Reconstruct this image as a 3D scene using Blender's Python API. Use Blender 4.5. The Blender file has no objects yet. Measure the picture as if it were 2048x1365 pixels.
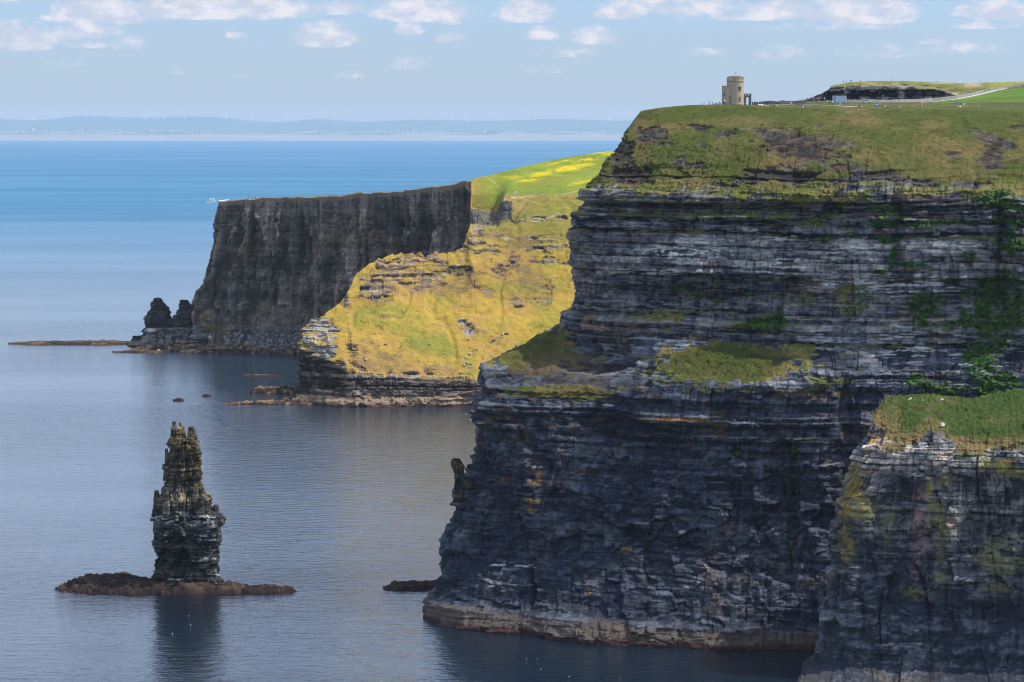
import bpy, bmesh, math, random
import numpy as np
from mathutils import Vector, Matrix, Euler

# ------------------------------------------------------------------ camera, world, sun
H = 183.0                       # eye height above the sea (m)
F = 5120.0                      # focal length in photo pixels (90 mm on 36 mm, 2048 px wide)
PITCH = math.atan((682.5 - 262.0) / F)
scn = bpy.context.scene
COL = scn.collection
cam_d = bpy.data.cameras.new("camera")
cam = bpy.data.objects.new("camera", cam_d)
COL.objects.link(cam)
cam.location = (0, 0, H)
cam.rotation_euler = (math.pi / 2 - PITCH, 0, 0)
cam_d.lens = 90.0
cam_d.sensor_width = 36.0
cam_d.clip_start = 1.0
cam_d.clip_end = 200000.0
scn.camera = cam
scn.view_settings.view_transform = 'Standard'
scn.view_settings.look = 'None'
scn.view_settings.exposure = 0.45
scn.view_settings.gamma = 1.0
scn.cycles.volume_bounces = 1
scn.cycles.max_bounces = 6
scn.cycles.diffuse_bounces = 3
scn.cycles.glossy_bounces = 3
scn.cycles.use_denoising = True
scn.cycles.pixel_filter_type = 'BLACKMAN_HARRIS'
scn.cycles.filter_width = 1.05

SUN_AZ_VEC = Vector((1.0, -0.03, 0)).normalized()
SUN_EL = math.radians(55)
SUN_DIR = Vector((SUN_AZ_VEC.x * math.cos(SUN_EL), SUN_AZ_VEC.y * math.cos(SUN_EL), math.sin(SUN_EL)))
sun_d = bpy.data.lights.new("sun", 'SUN')
sun_d.energy = 4.2
sun_d.angle = math.radians(0.5)
sun_d.color = (1.0, 0.93, 0.82)
sun = bpy.data.objects.new("sun", sun_d)
COL.objects.link(sun)
sun.location = (0, 0, 1000)
sun.rotation_euler = (-SUN_DIR).to_track_quat('-Z', 'Y').to_euler()


def nmath(nt, op, a, b=None, c=None, clamp=False):
    n = nt.nodes.new('ShaderNodeMath')
    n.operation = op
    n.use_clamp = clamp
    for i, v in enumerate((a, b, c)):
        if v is None:
            continue
        if isinstance(v, (int, float)):
            n.inputs[i].default_value = v
        else:
            nt.links.new(v, n.inputs[i])
    return n.outputs[0]


def nmix(nt, fac, a, b, mode='MIX'):
    n = nt.nodes.new('ShaderNodeMix')
    n.data_type = 'RGBA'
    n.blend_type = mode
    for sock, v in ((n.inputs[0], fac), (n.inputs[6], a), (n.inputs[7], b)):
        if isinstance(v, (int, float)):
            sock.default_value = v
        elif isinstance(v, tuple):
            sock.default_value = (*v, 1.0) if len(v) == 3 else v
        else:
            nt.links.new(v, sock)
    return n.outputs[2]


def nnoise(nt, vec, scale, detail=4, rough=0.55, dim='3D'):
    n = nt.nodes.new('ShaderNodeTexNoise')
    n.noise_dimensions = dim
    nt.links.new(vec, n.inputs['Vector'])
    n.inputs['Scale'].default_value = scale
    n.inputs['Detail'].default_value = detail
    n.inputs['Roughness'].default_value = rough
    return n.outputs['Fac']


def nsmooth(nt, x, lo, hi, a=0.0, b=1.0):
    n = nt.nodes.new('ShaderNodeMapRange')
    n.interpolation_type = 'SMOOTHSTEP'
    nt.links.new(x, n.inputs[0])
    n.inputs[1].default_value = lo
    n.inputs[2].default_value = hi
    n.inputs[3].default_value = a
    n.inputs[4].default_value = b
    return n.outputs[0]


world = bpy.data.worlds.new("World")
scn.world = world
world.use_nodes = True
nt = world.node_tree
bg = nt.nodes['Background']
sky = nt.nodes.new('ShaderNodeTexSky')
sky.sky_type = 'NISHITA'
sky.sun_disc = False
sky.sun_elevation = SUN_EL
sky.sun_rotation = math.atan2(SUN_DIR.x, SUN_DIR.y)
sky.altitude = 100
sky.air_density = 1.0
sky.dust_density = 0.6
sky.ozone_density = 1.0
bg.inputs['Strength'].default_value = 0.11
tc = nt.nodes.new('ShaderNodeTexCoord')
sep = nt.nodes.new('ShaderNodeSeparateXYZ')
nt.links.new(tc.outputs['Generated'], sep.inputs[0])
dx, dy, dz = sep.outputs
# azimuth / elevation style coordinates (a direction on the sky dome), in tenths of a degree-like units
az = nmath(nt, 'ARCTAN2', dx, dy)
el = nmath(nt, 'ARCSINE', dz)
comb = nt.nodes.new('ShaderNodeCombineXYZ')
nt.links.new(az, comb.inputs[0])
nt.links.new(nmath(nt, 'MULTIPLY', el, 2.0), comb.inputs[1])
P2 = comb.outputs[0]
n1 = nnoise(nt, P2, 34.0, 6, 0.6)
n2 = nnoise(nt, P2, 120.0, 5, 0.62)
# cumulus banks: (azimuth, base elevation, half width, height, strength) in photo-pixel angles
CLOUDS = [(-40, -8, 150, 75, 1.0), (210, 40, 130, 52, 1.0), (30, 86, 120, 46, .95), (175, 76, 100, 36, .85), (330, 34, 80, 36, .8),
          (470, 30, 190, 50, 1.0), (350, -2, 120, 40, .9), (655, 84, 78, 46, .95), (680, 26, 60, 30, .8), (850, 34, 125, 46, 1.0), (820, 65, 34, 26, .8),
          (900, 83, 36, 18, .7), (905, 50, 26, 12, .6), (1050, 36, 75, 44, 1.0), (1085, 76, 44, 26, .7), (1180, 82, 60, 34, .75), (475, 76, 26, 16, .65),
          (1240, 32, 60, 34, .8), (1370, 24, 150, 44, .85), (1560, 32, 140, 34, .75), (1720, 38, 140, 56, 1.0), (1480, 40, 160, 20, .6),
          (2000, 38, 110, 44, .9), (1960, 60, 90, 16, .5), (820, 135, 44, 26, .45), (480, 155, 30, 14, .35), (60, 102, 70, 16, .6),
          (360, 148, 24, 12, .3), (700, 156, 40, 16, .3), (130, 132, 60, 12, .25), (1120, 112, 90, 26, .3), (1400, 110, 60, 18, .28),
          (1560, 112, 60, 30, .35), (1750, 112, 110, 30, .3), (1930, 104, 90, 26, .35), (1090, 144, 60, 22, .2), (1860, 90, 40, 12, .4),
          (230, 95, 110, 26, .5), (1650, 60, 170, 16, .4)]
dens = None
for (cx, cy, w, h, s) in CLOUDS:
    ca = math.atan((cx - 1024) / F)
    ce = (262 - cy) / F
    u = nmath(nt, 'DIVIDE', nmath(nt, 'SUBTRACT', az, ca), w / F)
    v = nmath(nt, 'DIVIDE', nmath(nt, 'SUBTRACT', el, ce), h / F)
    # flat base: below the base elevation it falls off four times faster
    vneg = nmath(nt, 'MULTIPLY', nmath(nt, 'MINIMUM', v, 0.0), 3.0)
    vv = nmath(nt, 'ADD', nmath(nt, 'MAXIMUM', v, 0.0), vneg)
    r2 = nmath(nt, 'ADD', nmath(nt, 'MULTIPLY', u, u), nmath(nt, 'MULTIPLY', vv, vv))
    d = nmath(nt, 'MULTIPLY', nmath(nt, 'SUBTRACT', 1.0, r2, clamp=True), s)
    dens = d if dens is None else nmath(nt, 'MAXIMUM', dens, d)
# unseen cloud above the framed strip, thickened to brighten the water and shaded rock
upper = nmath(nt, 'MULTIPLY', nsmooth(nt, el, 0.062, 0.12), nsmooth(nt, n1, 0.34, 0.54))
dens = nmath(nt, 'MAXIMUM', dens, nmath(nt, 'MULTIPLY', upper, 0.9))
edge = nmath(nt, 'ADD', dens, nmath(nt, 'MULTIPLY', nmath(nt, 'SUBTRACT', nmath(nt, 'ADD', nmath(nt, 'MULTIPLY', n1, 0.9), nmath(nt, 'MULTIPLY', n2, 1.3)), 1.12), 1.75))
cl = nsmooth(nt, edge, -0.08, 0.78)
cl = nmath(nt, 'MULTIPLY', cl, nsmooth(nt, dens, 0.0, 0.25))
n3 = nnoise(nt, P2, 75.0, 4, 0.55)
cloud_col = nmix(nt, nsmooth(nt, n3, 0.40, 0.62), (4.1, 4.35, 5.2), (6.1, 5.7, 5.95))
tinted = nmix(nt, 1.0, sky.outputs[0], nmix(nt, nsmooth(nt, el, 0.03, 0.30), (0.57, 0.70, 1.05), (1.02, 1.45, 2.05)), 'MULTIPLY')  # higher sky lifted and blued to fill shade and brighten reflections
cloud_col = nmix(nt, nsmooth(nt, el, 0.06, 0.12), cloud_col, (6.0, 6.6, 7.7))
skyc = nmix(nt, nmath(nt, 'MULTIPLY', cl, 0.85), tinted, cloud_col)
nt.links.new(skyc, bg.inputs['Color'])


# ------------------------------------------------------------------ helpers: projection
CP, SP = math.cos(PITCH), math.sin(PITCH)


def direction(px, py):
    xc = (px - 1024.0) / F
    yc = -(py - 682.5) / F
    return np.array([xc, CP + yc * SP, -SP + yc * CP])


def at(px, py, Y):
    d = direction(px, py)
    return np.array([0, 0, H]) + d * (Y / d[1])


def sea(px, py, z=0.0):
    d = direction(px, py)
    return np.array([0, 0, H]) + d * ((z - H) / d[2])


def project(P):
    X, Y, Z = P[..., 0], P[..., 1], P[..., 2] - H
    fw = Y * CP - Z * SP
    up = Y * SP + Z * CP
    return 1024 + F * X / fw, 682.5 - F * up / fw


# ------------------------------------------------------------------ helpers: noise
def _hash(ix, iy, iz, seed):
    h = (ix.astype(np.int64) * 374761393 + iy.astype(np.int64) * 668265263 + iz.astype(np.int64) * 2147483647 + seed * 1274126177) & 0xFFFFFFFF
    h = ((h ^ (h >> 13)) * 1274126177) & 0xFFFFFFFF
    h = ((h ^ (h >> 15)) * 2246822519) & 0xFFFFFFFF
    h = h ^ (h >> 16)
    return h.astype(np.float64) / 4294967295.0


def hash2(i, j, seed):
    return _hash(i, j, np.zeros_like(i), seed)


def vnoise(x, y, z, seed=0):
    """value noise in -1..1"""
    xf, yf, zf = np.floor(x), np.floor(y), np.floor(z)
    fx, fy, fz = x - xf, y - yf, z - zf
    fx = fx * fx * (3 - 2 * fx)
    fy = fy * fy * (3 - 2 * fy)
    fz = fz * fz * (3 - 2 * fz)
    xi, yi, zi = xf.astype(np.int64), yf.astype(np.int64), zf.astype(np.int64)
    r = 0
    for a in (0, 1):
        wx = fx if a else 1 - fx
        for b in (0, 1):
            wy = fy if b else 1 - fy
            for c in (0, 1):
                wz = fz if c else 1 - fz
                r = r + wx * wy * wz * _hash(xi + a, yi + b, zi + c, seed)
    return r * 2 - 1


def fbm(x, y, z, seed=0, octaves=4, gain=0.5):
    a, s, t = 1.0, 0.0, 0.0
    for o in range(octaves):
        f = 2.03 ** o
        s = s + a * vnoise(x * f + 17.3 * o, y * f - 9.1 * o, z * f + 5.7 * o, seed + o)
        t += a
        a *= gain
    return s / t


def sstep(x, lo, hi):
    t = np.clip((x - lo) / (hi - lo), 0, 1)
    return t * t * (3 - 2 * t)


def lerp(a, b, t):
    return a + (b - a) * t


def mixc(c, col, m):
    """mix colour array c (...,3) to col by mask m"""
    return c * (1 - m[..., None]) + np.asarray(col) * m[..., None]


def ell(px, py, items, nz, soft=0.35):
    """union of soft, noise-edged ellipses on the surface"""
    m = np.zeros_like(px)
    for it in items:
        cx, cy, rx, ry = it[:4]
        s = it[4] if len(it) > 4 else 1.0
        an = math.radians(it[5]) if len(it) > 5 else 0.0
        dx, dy = px - cx, py - cy
        if an:
            dx, dy = dx * math.cos(an) + dy * math.sin(an), -dx * math.sin(an) + dy * math.cos(an)
        r = np.sqrt((dx / rx) ** 2 + (dy / ry) ** 2)
        m = np.maximum(m, s * sstep(1 - r + nz * 0.55, -0.0, soft))
    return m


# ------------------------------------------------------------------ helpers: control sheets
def pchip(x, y, xn):
    """monotone cubic along axis 0; y (n, ...)"""
    n = len(x)
    hh = np.diff(x)
    sh = (slice(None),) + (None,) * (y.ndim - 1)
    dl = np.diff(y, axis=0) / hh[sh]
    d = np.zeros_like(y)
    for i in range(1, n - 1):
        w1, w2 = 2 * hh[i] + hh[i - 1], hh[i] + 2 * hh[i - 1]
        same = dl[i - 1] * dl[i] > 0
        with np.errstate(divide='ignore', invalid='ignore'):
            v = (w1 + w2) / (w1 / dl[i - 1] + w2 / dl[i])
        d[i] = np.where(same, v, 0)
    d[0], d[-1] = dl[0], dl[-1]
    k = np.clip(np.searchsorted(x, xn, side='right') - 1, 0, n - 2)
    t = ((xn - x[k]) / hh[k])[sh]
    h = hh[k][sh]
    t2, t3 = t * t, t * t * t
    return (2 * t3 - 3 * t2 + 1) * y[k] + (t3 - 2 * t2 + t) * h * d[k] + (-2 * t3 + 3 * t2) * y[k + 1] + (t3 - t2) * h * d[k + 1]


def smooth_axis(A, k, axis):
    """box-ish binomial smoothing k passes along an axis, ends held"""
    A = A.copy()
    A = np.moveaxis(A, axis, 0)
    for _ in range(k):
        B = A.copy()
        B[1:-1] = 0.25 * A[:-2] + 0.5 * A[1:-1] + 0.25 * A[2:]
        A = B
    return np.moveaxis(A, 0, axis)


def dense(ctrl, res, rmin=2, maxscale=None, smooth=(6, 6)):
    """ctrl: (K rows, M cols, 3) world points -> dense (R, C, 3) plus row parameter (R,) in control units"""
    K, M, _ = ctrl.shape
    px, py = project(ctrl)
    S = np.stack([px, py], -1)
    rd = np.linalg.norm(np.diff(S, axis=0), axis=-1)      # K-1, M
    cd = np.linalg.norm(np.diff(S, axis=1), axis=-1)      # K, M-1
    rn = [max(rmin, int(min(np.percentile(rd[i], 80), 500) / res)) for i in range(K - 1)]
    cn = [max(rmin, int(min(np.percentile(cd[:, j], 70), 400) / res)) for j in range(M - 1)]
    tr = np.concatenate([np.linspace(i, i + 1, rn[i], endpoint=False) for i in range(K - 1)] + [[K - 1]])
    tcn = np.concatenate([np.linspace(j, j + 1, cn[j], endpoint=False) for j in range(M - 1)] + [[M - 1]])
    # columns: monotone cubic on chord-like parameter
    chord = np.concatenate([[0], np.cumsum(np.maximum(np.median(np.linalg.norm(np.diff(ctrl, axis=1), axis=-1), axis=0), 1.0))])
    xn = np.interp(tcn, np.arange(M), chord)
    A = pchip(chord, np.moveaxis(ctrl, 1, 0), xn)          # C, K, 3
    A = np.moveaxis(A, 0, 1)                              # K, C, 3
    k = np.clip(tr.astype(int), 0, K - 2)
    t = (tr - k)[:, None, None]
    D = A[k] * (1 - t) + A[k + 1] * t
    D = smooth_axis(D, smooth[0], 0)
    D = smooth_axis(D, smooth[1], 1)
    return D, tr, tcn


def normals(P):
    du = np.gradient(P, axis=1)
    dt = np.gradient(P, axis=0)
    n = np.cross(du, dt)
    n /= np.maximum(np.linalg.norm(n, axis=-1, keepdims=True), 1e-9)
    return n


def arc(P):
    d = np.linalg.norm(np.diff(P[..., :2], axis=1), axis=-1)
    d = np.median(d, axis=0)
    return np.concatenate([[0], np.cumsum(d)])


def facets(a, b, sa, sb, seed, tilt=0.5):
    """broken blocks: each cell of a jittered lattice is a tilted flat facet; returns (height about -.5...5, edge closeness 0..1)"""
    p, q = a / sa, b / sb
    pi, qi = np.floor(p).astype(np.int64), np.floor(q).astype(np.int64)
    best = np.full(p.shape, 1e9)
    second = np.full(p.shape, 1e9)
    val = np.zeros(p.shape)
    for i in (-1, 0, 1):
        for j in (-1, 0, 1):
            ci, cj = pi + i, qi + j
            cx = ci + 0.15 + 0.7 * hash2(ci, cj, seed)
            cy = cj + 0.15 + 0.7 * hash2(ci, cj, seed + 1)
            dp, dq = p - cx, q - cy
            dist = np.maximum(np.abs(dp), np.abs(dq)) + 0.35 * (np.abs(dp) + np.abs(dq))
            h = hash2(ci, cj, seed + 2) - 0.5 + tilt * ((hash2(ci, cj, seed + 3) - .5) * dp + (hash2(ci, cj, seed + 4) - .5) * dq) * 2
            near = dist < best
            second = np.where(near, best, np.minimum(second, dist))
            val = np.where(near, h, val)
            best = np.where(near, dist, best)
    return val, 1 - np.clip((second - best) / 0.18, 0, 1)


class Beds:
    """horizontal rock beds: random thickness, each with its own stand-out and its own joints"""
    def __init__(self, seed, z0, z1, tmin, tmax, power=1.0):
        r = np.random.RandomState(seed)
        b = [z0]
        while b[-1] < z1:
            b.append(b[-1] + tmin + (tmax - tmin) * r.rand() ** power)
        self.b = np.array(b)
        n = len(b) + 1
        self.p = r.rand(n)
        self.w = 2.5 + 9 * r.rand(n) ** 1.5
        self.off = r.rand(n) * 50
        self.seed = seed

    def __call__(self, u, z):
        i = np.searchsorted(self.b, z).clip(0, len(self.p) - 1)
        uu = u / self.w[i] + self.off[i]
        c = np.floor(uu).astype(np.int64)
        f = uu - c
        blk = hash2(i.astype(np.int64), c, self.seed)
        # distance to joint (0 at the joint), in metres
        jd = np.minimum(f, 1 - f) * self.w[i]
        lo = self.b[(i - 1).clip(0)]
        hi = self.b[i.clip(0, len(self.b) - 1)]
        zr = np.clip((z - lo) / np.maximum(hi - lo, .01), 0, 1)
        return self.p[i], blk, jd, zr, i


def grid_mesh(name, P, color, mat, closed=False, kind=None, parent=None):
    R, C = P.shape[:2]
    idx = np.arange(R * C).reshape(R, C)
    if closed:
        idx = np.concatenate([idx, idx[:, :1]], axis=1)
    a, b, c, d = idx[:-1, :-1], idx[:-1, 1:], idx[1:, 1:], idx[1:, :-1]
    quads = np.stack([a, b, c, d], -1).reshape(-1, 4)
    me = bpy.data.meshes.new(name)
    nf = len(quads)
    me.vertices.add(R * C)
    me.vertices.foreach_set('co', P.reshape(-1).astype(np.float32))
    me.loops.add(nf * 4)
    me.loops.foreach_set('vertex_index', quads.reshape(-1).astype(np.int32))
    me.polygons.add(nf)
    me.polygons.foreach_set('loop_start', (np.arange(nf) * 4).astype(np.int32))
    me.update(calc_edges=True)
    if color is not None:
        ca = me.color_attributes.new('Col', 'FLOAT_COLOR', 'POINT')
        rgba = np.ones((R * C, 4), np.float32)
        rgba[:, :3] = np.clip(color.reshape(-1, 3), 0.002, 0.95)
        ca.data.foreach_set('color', rgba.reshape(-1))
    me.materials.append(mat)
    me.validate()
    ob = bpy.data.objects.new(name, me)
    COL.objects.link(ob)
    if kind:
        ob['kind'] = kind
    if parent:
        ob.parent = parent
    return ob


def tag(o, label, cat, group=None, kind=None):
    o['label'] = label
    o['category'] = cat
    if group:
        o['group'] = group
    if kind:
        o['kind'] = kind
    return o


# ------------------------------------------------------------------ materials
def land_material(name, scale, bump, rough=0.92, contrast=0.35):
    """base colour carried by the surface (turf, beds, lichen, droppings), plus fine grain and relief"""
    m = bpy.data.materials.new(name)
    m.use_nodes = True
    nt = m.node_tree
    bs = nt.nodes['Principled BSDF']
    at_ = nt.nodes.new('ShaderNodeAttribute')
    at_.attribute_name = 'Col'
    geo = nt.nodes.new('ShaderNodeNewGeometry')
    mp = nt.nodes.new('ShaderNodeMapping')
    nt.links.new(geo.outputs['Position'], mp.inputs[0])
    mp.inputs['Scale'].default_value = (1, 1, 2.2)
    f1 = nnoise(nt, mp.outputs[0], scale, 6, 0.72)
    f2 = nnoise(nt, mp.outputs[0], scale * 0.18, 4, 0.6)
    k = nmath(nt, 'ADD', nmath(nt, 'MULTIPLY', f1, contrast * 2.4), nmath(nt, 'MULTIPLY', f2, contrast * 1.6))
    k = nmath(nt, 'MAXIMUM', nmath(nt, 'ADD', k, 1.0 - contrast * 2.0), 0.12)
    vm = nt.nodes.new('ShaderNodeVectorMath')
    vm.operation = 'SCALE'
    nt.links.new(at_.outputs['Color'], vm.inputs[0])
    nt.links.new(k, vm.inputs['Scale'])
    nt.links.new(vm.outputs[0], bs.inputs['Base Color'])
    bs.inputs['Roughness'].default_value = rough
    bs.inputs['Specular IOR Level'].default_value = 0.08
    bp = nt.nodes.new('ShaderNodeBump')
    bp.inputs['Strength'].default_value = 1.0
    bp.inputs['Distance'].default_value = bump
    nt.links.new(f1, bp.inputs['Height'])
    nt.links.new(bp.outputs[0], bs.inputs['Normal'])
    return m


def simple_mat(name, col, rough=0.7, metal=0.0, var=0.15, scale=3.0, emit=None, spec=0.4):
    m = bpy.data.materials.new(name)
    m.use_nodes = True
    nt = m.node_tree
    bs = nt.nodes['Principled BSDF']
    tcn = nt.nodes.new('ShaderNodeTexCoord')
    f = nnoise(nt, tcn.outputs['Object'], scale, 4, 0.6)
    lo = tuple(c * (1 - var) for c in col)
    hi = tuple(min(1, c * (1 + var)) for c in col)
    nt.links.new(nmix(nt, f, lo, hi), bs.inputs['Base Color'])
    bs.inputs['Roughness'].default_value = rough
    bs.inputs['Metallic'].default_value = metal
    bs.inputs['Specular IOR Level'].default_value = spec
    return m


M_NEAR = land_material('cliff rock and turf near', 1.6, 0.9, contrast=0.5)
M_FAR = land_material('cliff rock and turf far', 0.8, 1.2, contrast=0.42)
STORE = {}
# ------------------------------------------------------------------ rock palette (linear albedo)
ROCK_D = np.array([0.035, 0.042, 0.058])
ROCK_M = np.array([0.098, 0.104, 0.117])
ROCK_L = np.array([0.25, 0.242, 0.222])
BROWN = np.array([0.13, 0.085, 0.05])
SPLASH = np.array([0.135, 0.105, 0.085])
WEED = np.array([0.060, 0.028, 0.024])
GUANO = np.array([0.62, 0.61, 0.57])
OCHRE = np.array([0.30, 0.16, 0.03])
LICHEN = np.array([0.23, 0.22, 0.07])
GRASS = np.array([0.070, 0.088, 0.018])  # olive kept dark to carry cloud shade on the cliff-top turf
GRASS_DRY = np.array([0.175, 0.132, 0.052])
IVY = np.array([0.036, 0.085, 0.016])


def sheet(rows_ctrl):
    """rows_ctrl: list of columns, each a list of entries; entry (px,py,Y) or (px,py) = on the sea, or ('w',x,y,z).
    a below-water point is prepended"""
    cols = []
    for c in rows_ctrl:
        pts = []
        for e in c:
            if e[0] == 'w':
                pts.append(np.array(e[1:], float))
            elif len(e) == 2:
                pts.append(sea(*e))
            else:
                pts.append(at(*e))
        p0 = pts[0].copy()
        p0[2] = -6
        p0[1] -= 1.0
        cols.append([p0] + pts)
    return np.array(cols).transpose(1, 0, 2)


def rock_disp(u, P, beds_a, beds_b, seed, A=1.0, B=1.0, butt=2.5, bw=24.0, flute=0.0, chunk=0.8, facet=1.0, fa=9.0, fb=7.0):
    """stand-out of the rock face in metres, and records used for colouring"""
    x, y, z = P[..., 0], P[..., 1], P[..., 2]
    U = np.broadcast_to(u[None, :], z.shape)
    zw = z + 1.6 * fbm(U / 70, z / 60, z * 0, seed + 1, 3) + 0.25 * vnoise(U / 3.0, z / 3.0, z * 0, seed + 2)
    pa, ba, ja, za, ia = beds_a(U, zw)
    pb, bb, jb, zb, ib = beds_b(U + 0.4 * vnoise(U / 2, z / 2, z * 0, seed + 5), zw + 3.3)
    d = A * (pa - 0.5) * 1.0 + A * (ba - 0.5) * 1.1
    d += B * (pb - 0.5) * 1.1 + B * (bb - 0.5) * 0.6
    # joints cut back, undercut at the foot of each bed
    d -= 0.45 * A * (1 - sstep(ja, 0.0, 0.45)) + 0.2 * B * (1 - sstep(jb, 0, 0.3))
    d -= 0.5 * A * (1 - sstep(za, 0.0, 0.22))
    # buttresses and gullies running down the face
    g = fbm(U / bw + 0.35 * fbm(U / 30, z / 25, z * 0, seed + 9, 2), z / 85, z * 0, seed + 11, 3)
    gr = 1 - np.abs(vnoise(U / (bw * 0.8), z / 60, z * 0, seed + 13)) * 2
    d += butt * (g * 1.5 + 0.25 * gr)
    if flute:
        fl = fbm(U / 5.5, z / 45, z * 0, seed + 21, 3)
        d += flute * fl * 1.5
        cell = np.floor(U / 4.2 + 0.6 * vnoise(U / 9, z / 40, z * 0, seed + 23)).astype(np.int64)
        seg = np.floor(z / 22 + hash2(cell, cell, seed + 25) * 3).astype(np.int64)
        d += flute * (hash2(cell, seg, seed + 27) - 0.5) * 1.3
    # long upright fissures that come and go
    fu = vnoise(U / 13 + .05 * vnoise(U / 5, z / 7, z * 0, seed + 91), z / 70, z * 0, seed + 92)
    fon = sstep(vnoise(U / 9, z / 16, z * 0, seed + 93), -.1, .35)
    fiss = (1 - sstep(np.abs(fu), 0.0, .05)) * fon
    fu2 = vnoise(U / 4.6 + .08 * vnoise(U / 3, z / 4, z * 0, seed + 94), z / 30, z * 0, seed + 95)
    fiss = np.maximum(fiss, .5 * (1 - sstep(np.abs(fu2), 0.0, .06)) * sstep(vnoise(U / 6, z / 8, z * 0, seed + 96), .1, .5))
    d -= 1.9 * fiss
    # broken, tilted blocks at two sizes
    wu = U + 1.5 * vnoise(U / 6, z / 6, z * 0, seed + 28)
    f1, e1 = facets(wu, zw, fa, fb, seed + 60)
    f2, e2 = facets(wu + 5 * f1, zw, fa * .36, fb * .30, seed + 70)
    d += facet * (2.3 * f1 - 0.35 * e1 + 0.95 * f2 - 0.2 * e2)
    # broken chunks
    c1 = fbm(x / 4.5, y / 4.5, z / 2.6, seed + 31, 4, 0.55)
    d += chunk * c1
    c2 = np.floor(fbm(x / 8, y / 8, z / 5, seed + 41, 2) * 7) / 7
    d += chunk * 1.1 * c2
    return d, dict(f1=f1, f2=f2, e1=e1, pa=pa, ba=ba, pb=pb, bb=bb, za=za, zb=zb, g=g, c1=c1, ja=ja, zw=zw, ia=ia)


def apply_disp(D, steep, d_rock, d_turf):
    n = normals(smooth_axis(smooth_axis(D, 12, 0), 12, 1))
    nh = n.copy()
    nh[..., 2] *= 0.15
    nh /= np.maximum(np.linalg.norm(nh, axis=-1, keepdims=True), 1e-6)
    P = D + nh * (d_rock * steep)[..., None]
    P[..., 2] += d_turf * (1 - steep)
    return P, n


def row_blend(tr, vals):
    """per-control-row value spread to dense rows"""
    return np.interp(tr, np.arange(len(vals)), vals)


def rock_colour(rec, P, seed, dark=ROCK_D, mid=ROCK_M, light=ROCK_L, lightness=0.0, bed=1.0):
    """dark shale partings between paler sandstone beds, blocks that weather differently, large stains"""
    x, y, z = P[..., 0], P[..., 1], P[..., 2]
    big = fbm(x / 25, y / 25, z / 18, seed + 51, 3)
    f = fbm(x / 1.6, y / 1.6, z / 0.9, seed + 52, 3, .6)
    t = 0.5 + bed * (0.42 * (rec['pa'] - .5) + 0.34 * (rec['ba'] - .5) + 0.50 * (rec['pb'] - .5) + 0.28 * (rec['bb'] - .5)) + 0.22 * rec['f2'] + 0.18 * rec['f1'] + 0.30 * rec['c1'] + 0.30 * big + 0.42 * f + lightness - 0.08
    t = np.clip(t, 0, 1.2)
    c = lerp(dark * 0.62, mid * 0.9, sstep(t, 0.18, 0.70)[..., None])
    c = lerp(c, light, (sstep(t, 0.68, 1.10) * 0.85)[..., None])
    shale = sstep(0.16 - np.abs(rec['pb'] - .2), 0, .06) * sstep(f, -.5, .1)
    c = c * (1 - 0.45 * bed * shale)[..., None]
    crack = (1 - sstep(rec['ja'], 0.0, 0.30)) * sstep(rec['ba'], .25, .6)
    c = c * (1 - 0.35 * crack)[..., None]
    warm = sstep(vnoise(x / 6, y / 6, z / 3, seed + 53) + big, 0.3, 1.1)
    c = c * lerp(np.ones(3), np.array([1.25, 1.0, 0.78]), warm[..., None])
    return c


def ledge_guano(c, rec, P, mask, seed):
    """white streaks follow thin beds"""
    x, y, z = P[..., 0], P[..., 1], P[..., 2]
    st = sstep(vnoise(x / 6.0, y / 6.0, z / 0.5, seed + 61) * 0.8 + vnoise(x / 1.6, y / 1.6, z / 0.7, seed + 62) * 0.4, 0.05, 0.35)
    return mixc(c, GUANO, np.clip(mask * st, 0, 1) * 0.85)


def turf_colour(P, seed, green=GRASS, dry=GRASS_DRY, dryness=0.0, fine=1.6):
    x, y, z = P[..., 0], P[..., 1], P[..., 2]
    a = fbm(x / 14, y / 14, z / 10, seed + 71, 4, 0.6)
    b = vnoise(x / fine, y / fine, z / fine * 1.4, seed + 73)
    b2 = vnoise(x / (fine * .45), y / (fine * .45), z / (fine * .45), seed + 74)
    t = sstep(a * 1.0 + 0.35 * b + 0.3 * b2 + dryness, -0.5, 0.9)
    c = lerp(green, dry, t[..., None])
    dk = sstep(vnoise(x / 3.1, y / 3.1, z / 2.2, seed + 75) + 0.4 * b2, 0.25, 0.95)
    c = c * lerp(1.0, 0.62, dk)[..., None]
    return c


def waterline_bands(c, P, seed, zs=6.5, zw=1.8, splash=SPLASH):
    x, y, z = P[..., 0], P[..., 1], P[..., 2]
    j = fbm(x / 12, y / 12, z / 4, seed + 81, 3) * 2.0
    s = 1 - sstep(z + j, zs - 1.5, zs + 1.0)
    tex = 0.75 + 0.5 * (fbm(x / 3, y / 3, z / 1.0, seed + 83, 3) * 0.5 + 0.5)
    c = mixc(c, splash, s * 0.8) * np.where(s > 0.01, lerp(1, tex, s), 1)[..., None]
    w = 1 - sstep(z + j * 0.3, zw - 0.5, zw + 0.5)
    c = mixc(c, WEED, w * 0.9)
    return c


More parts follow.
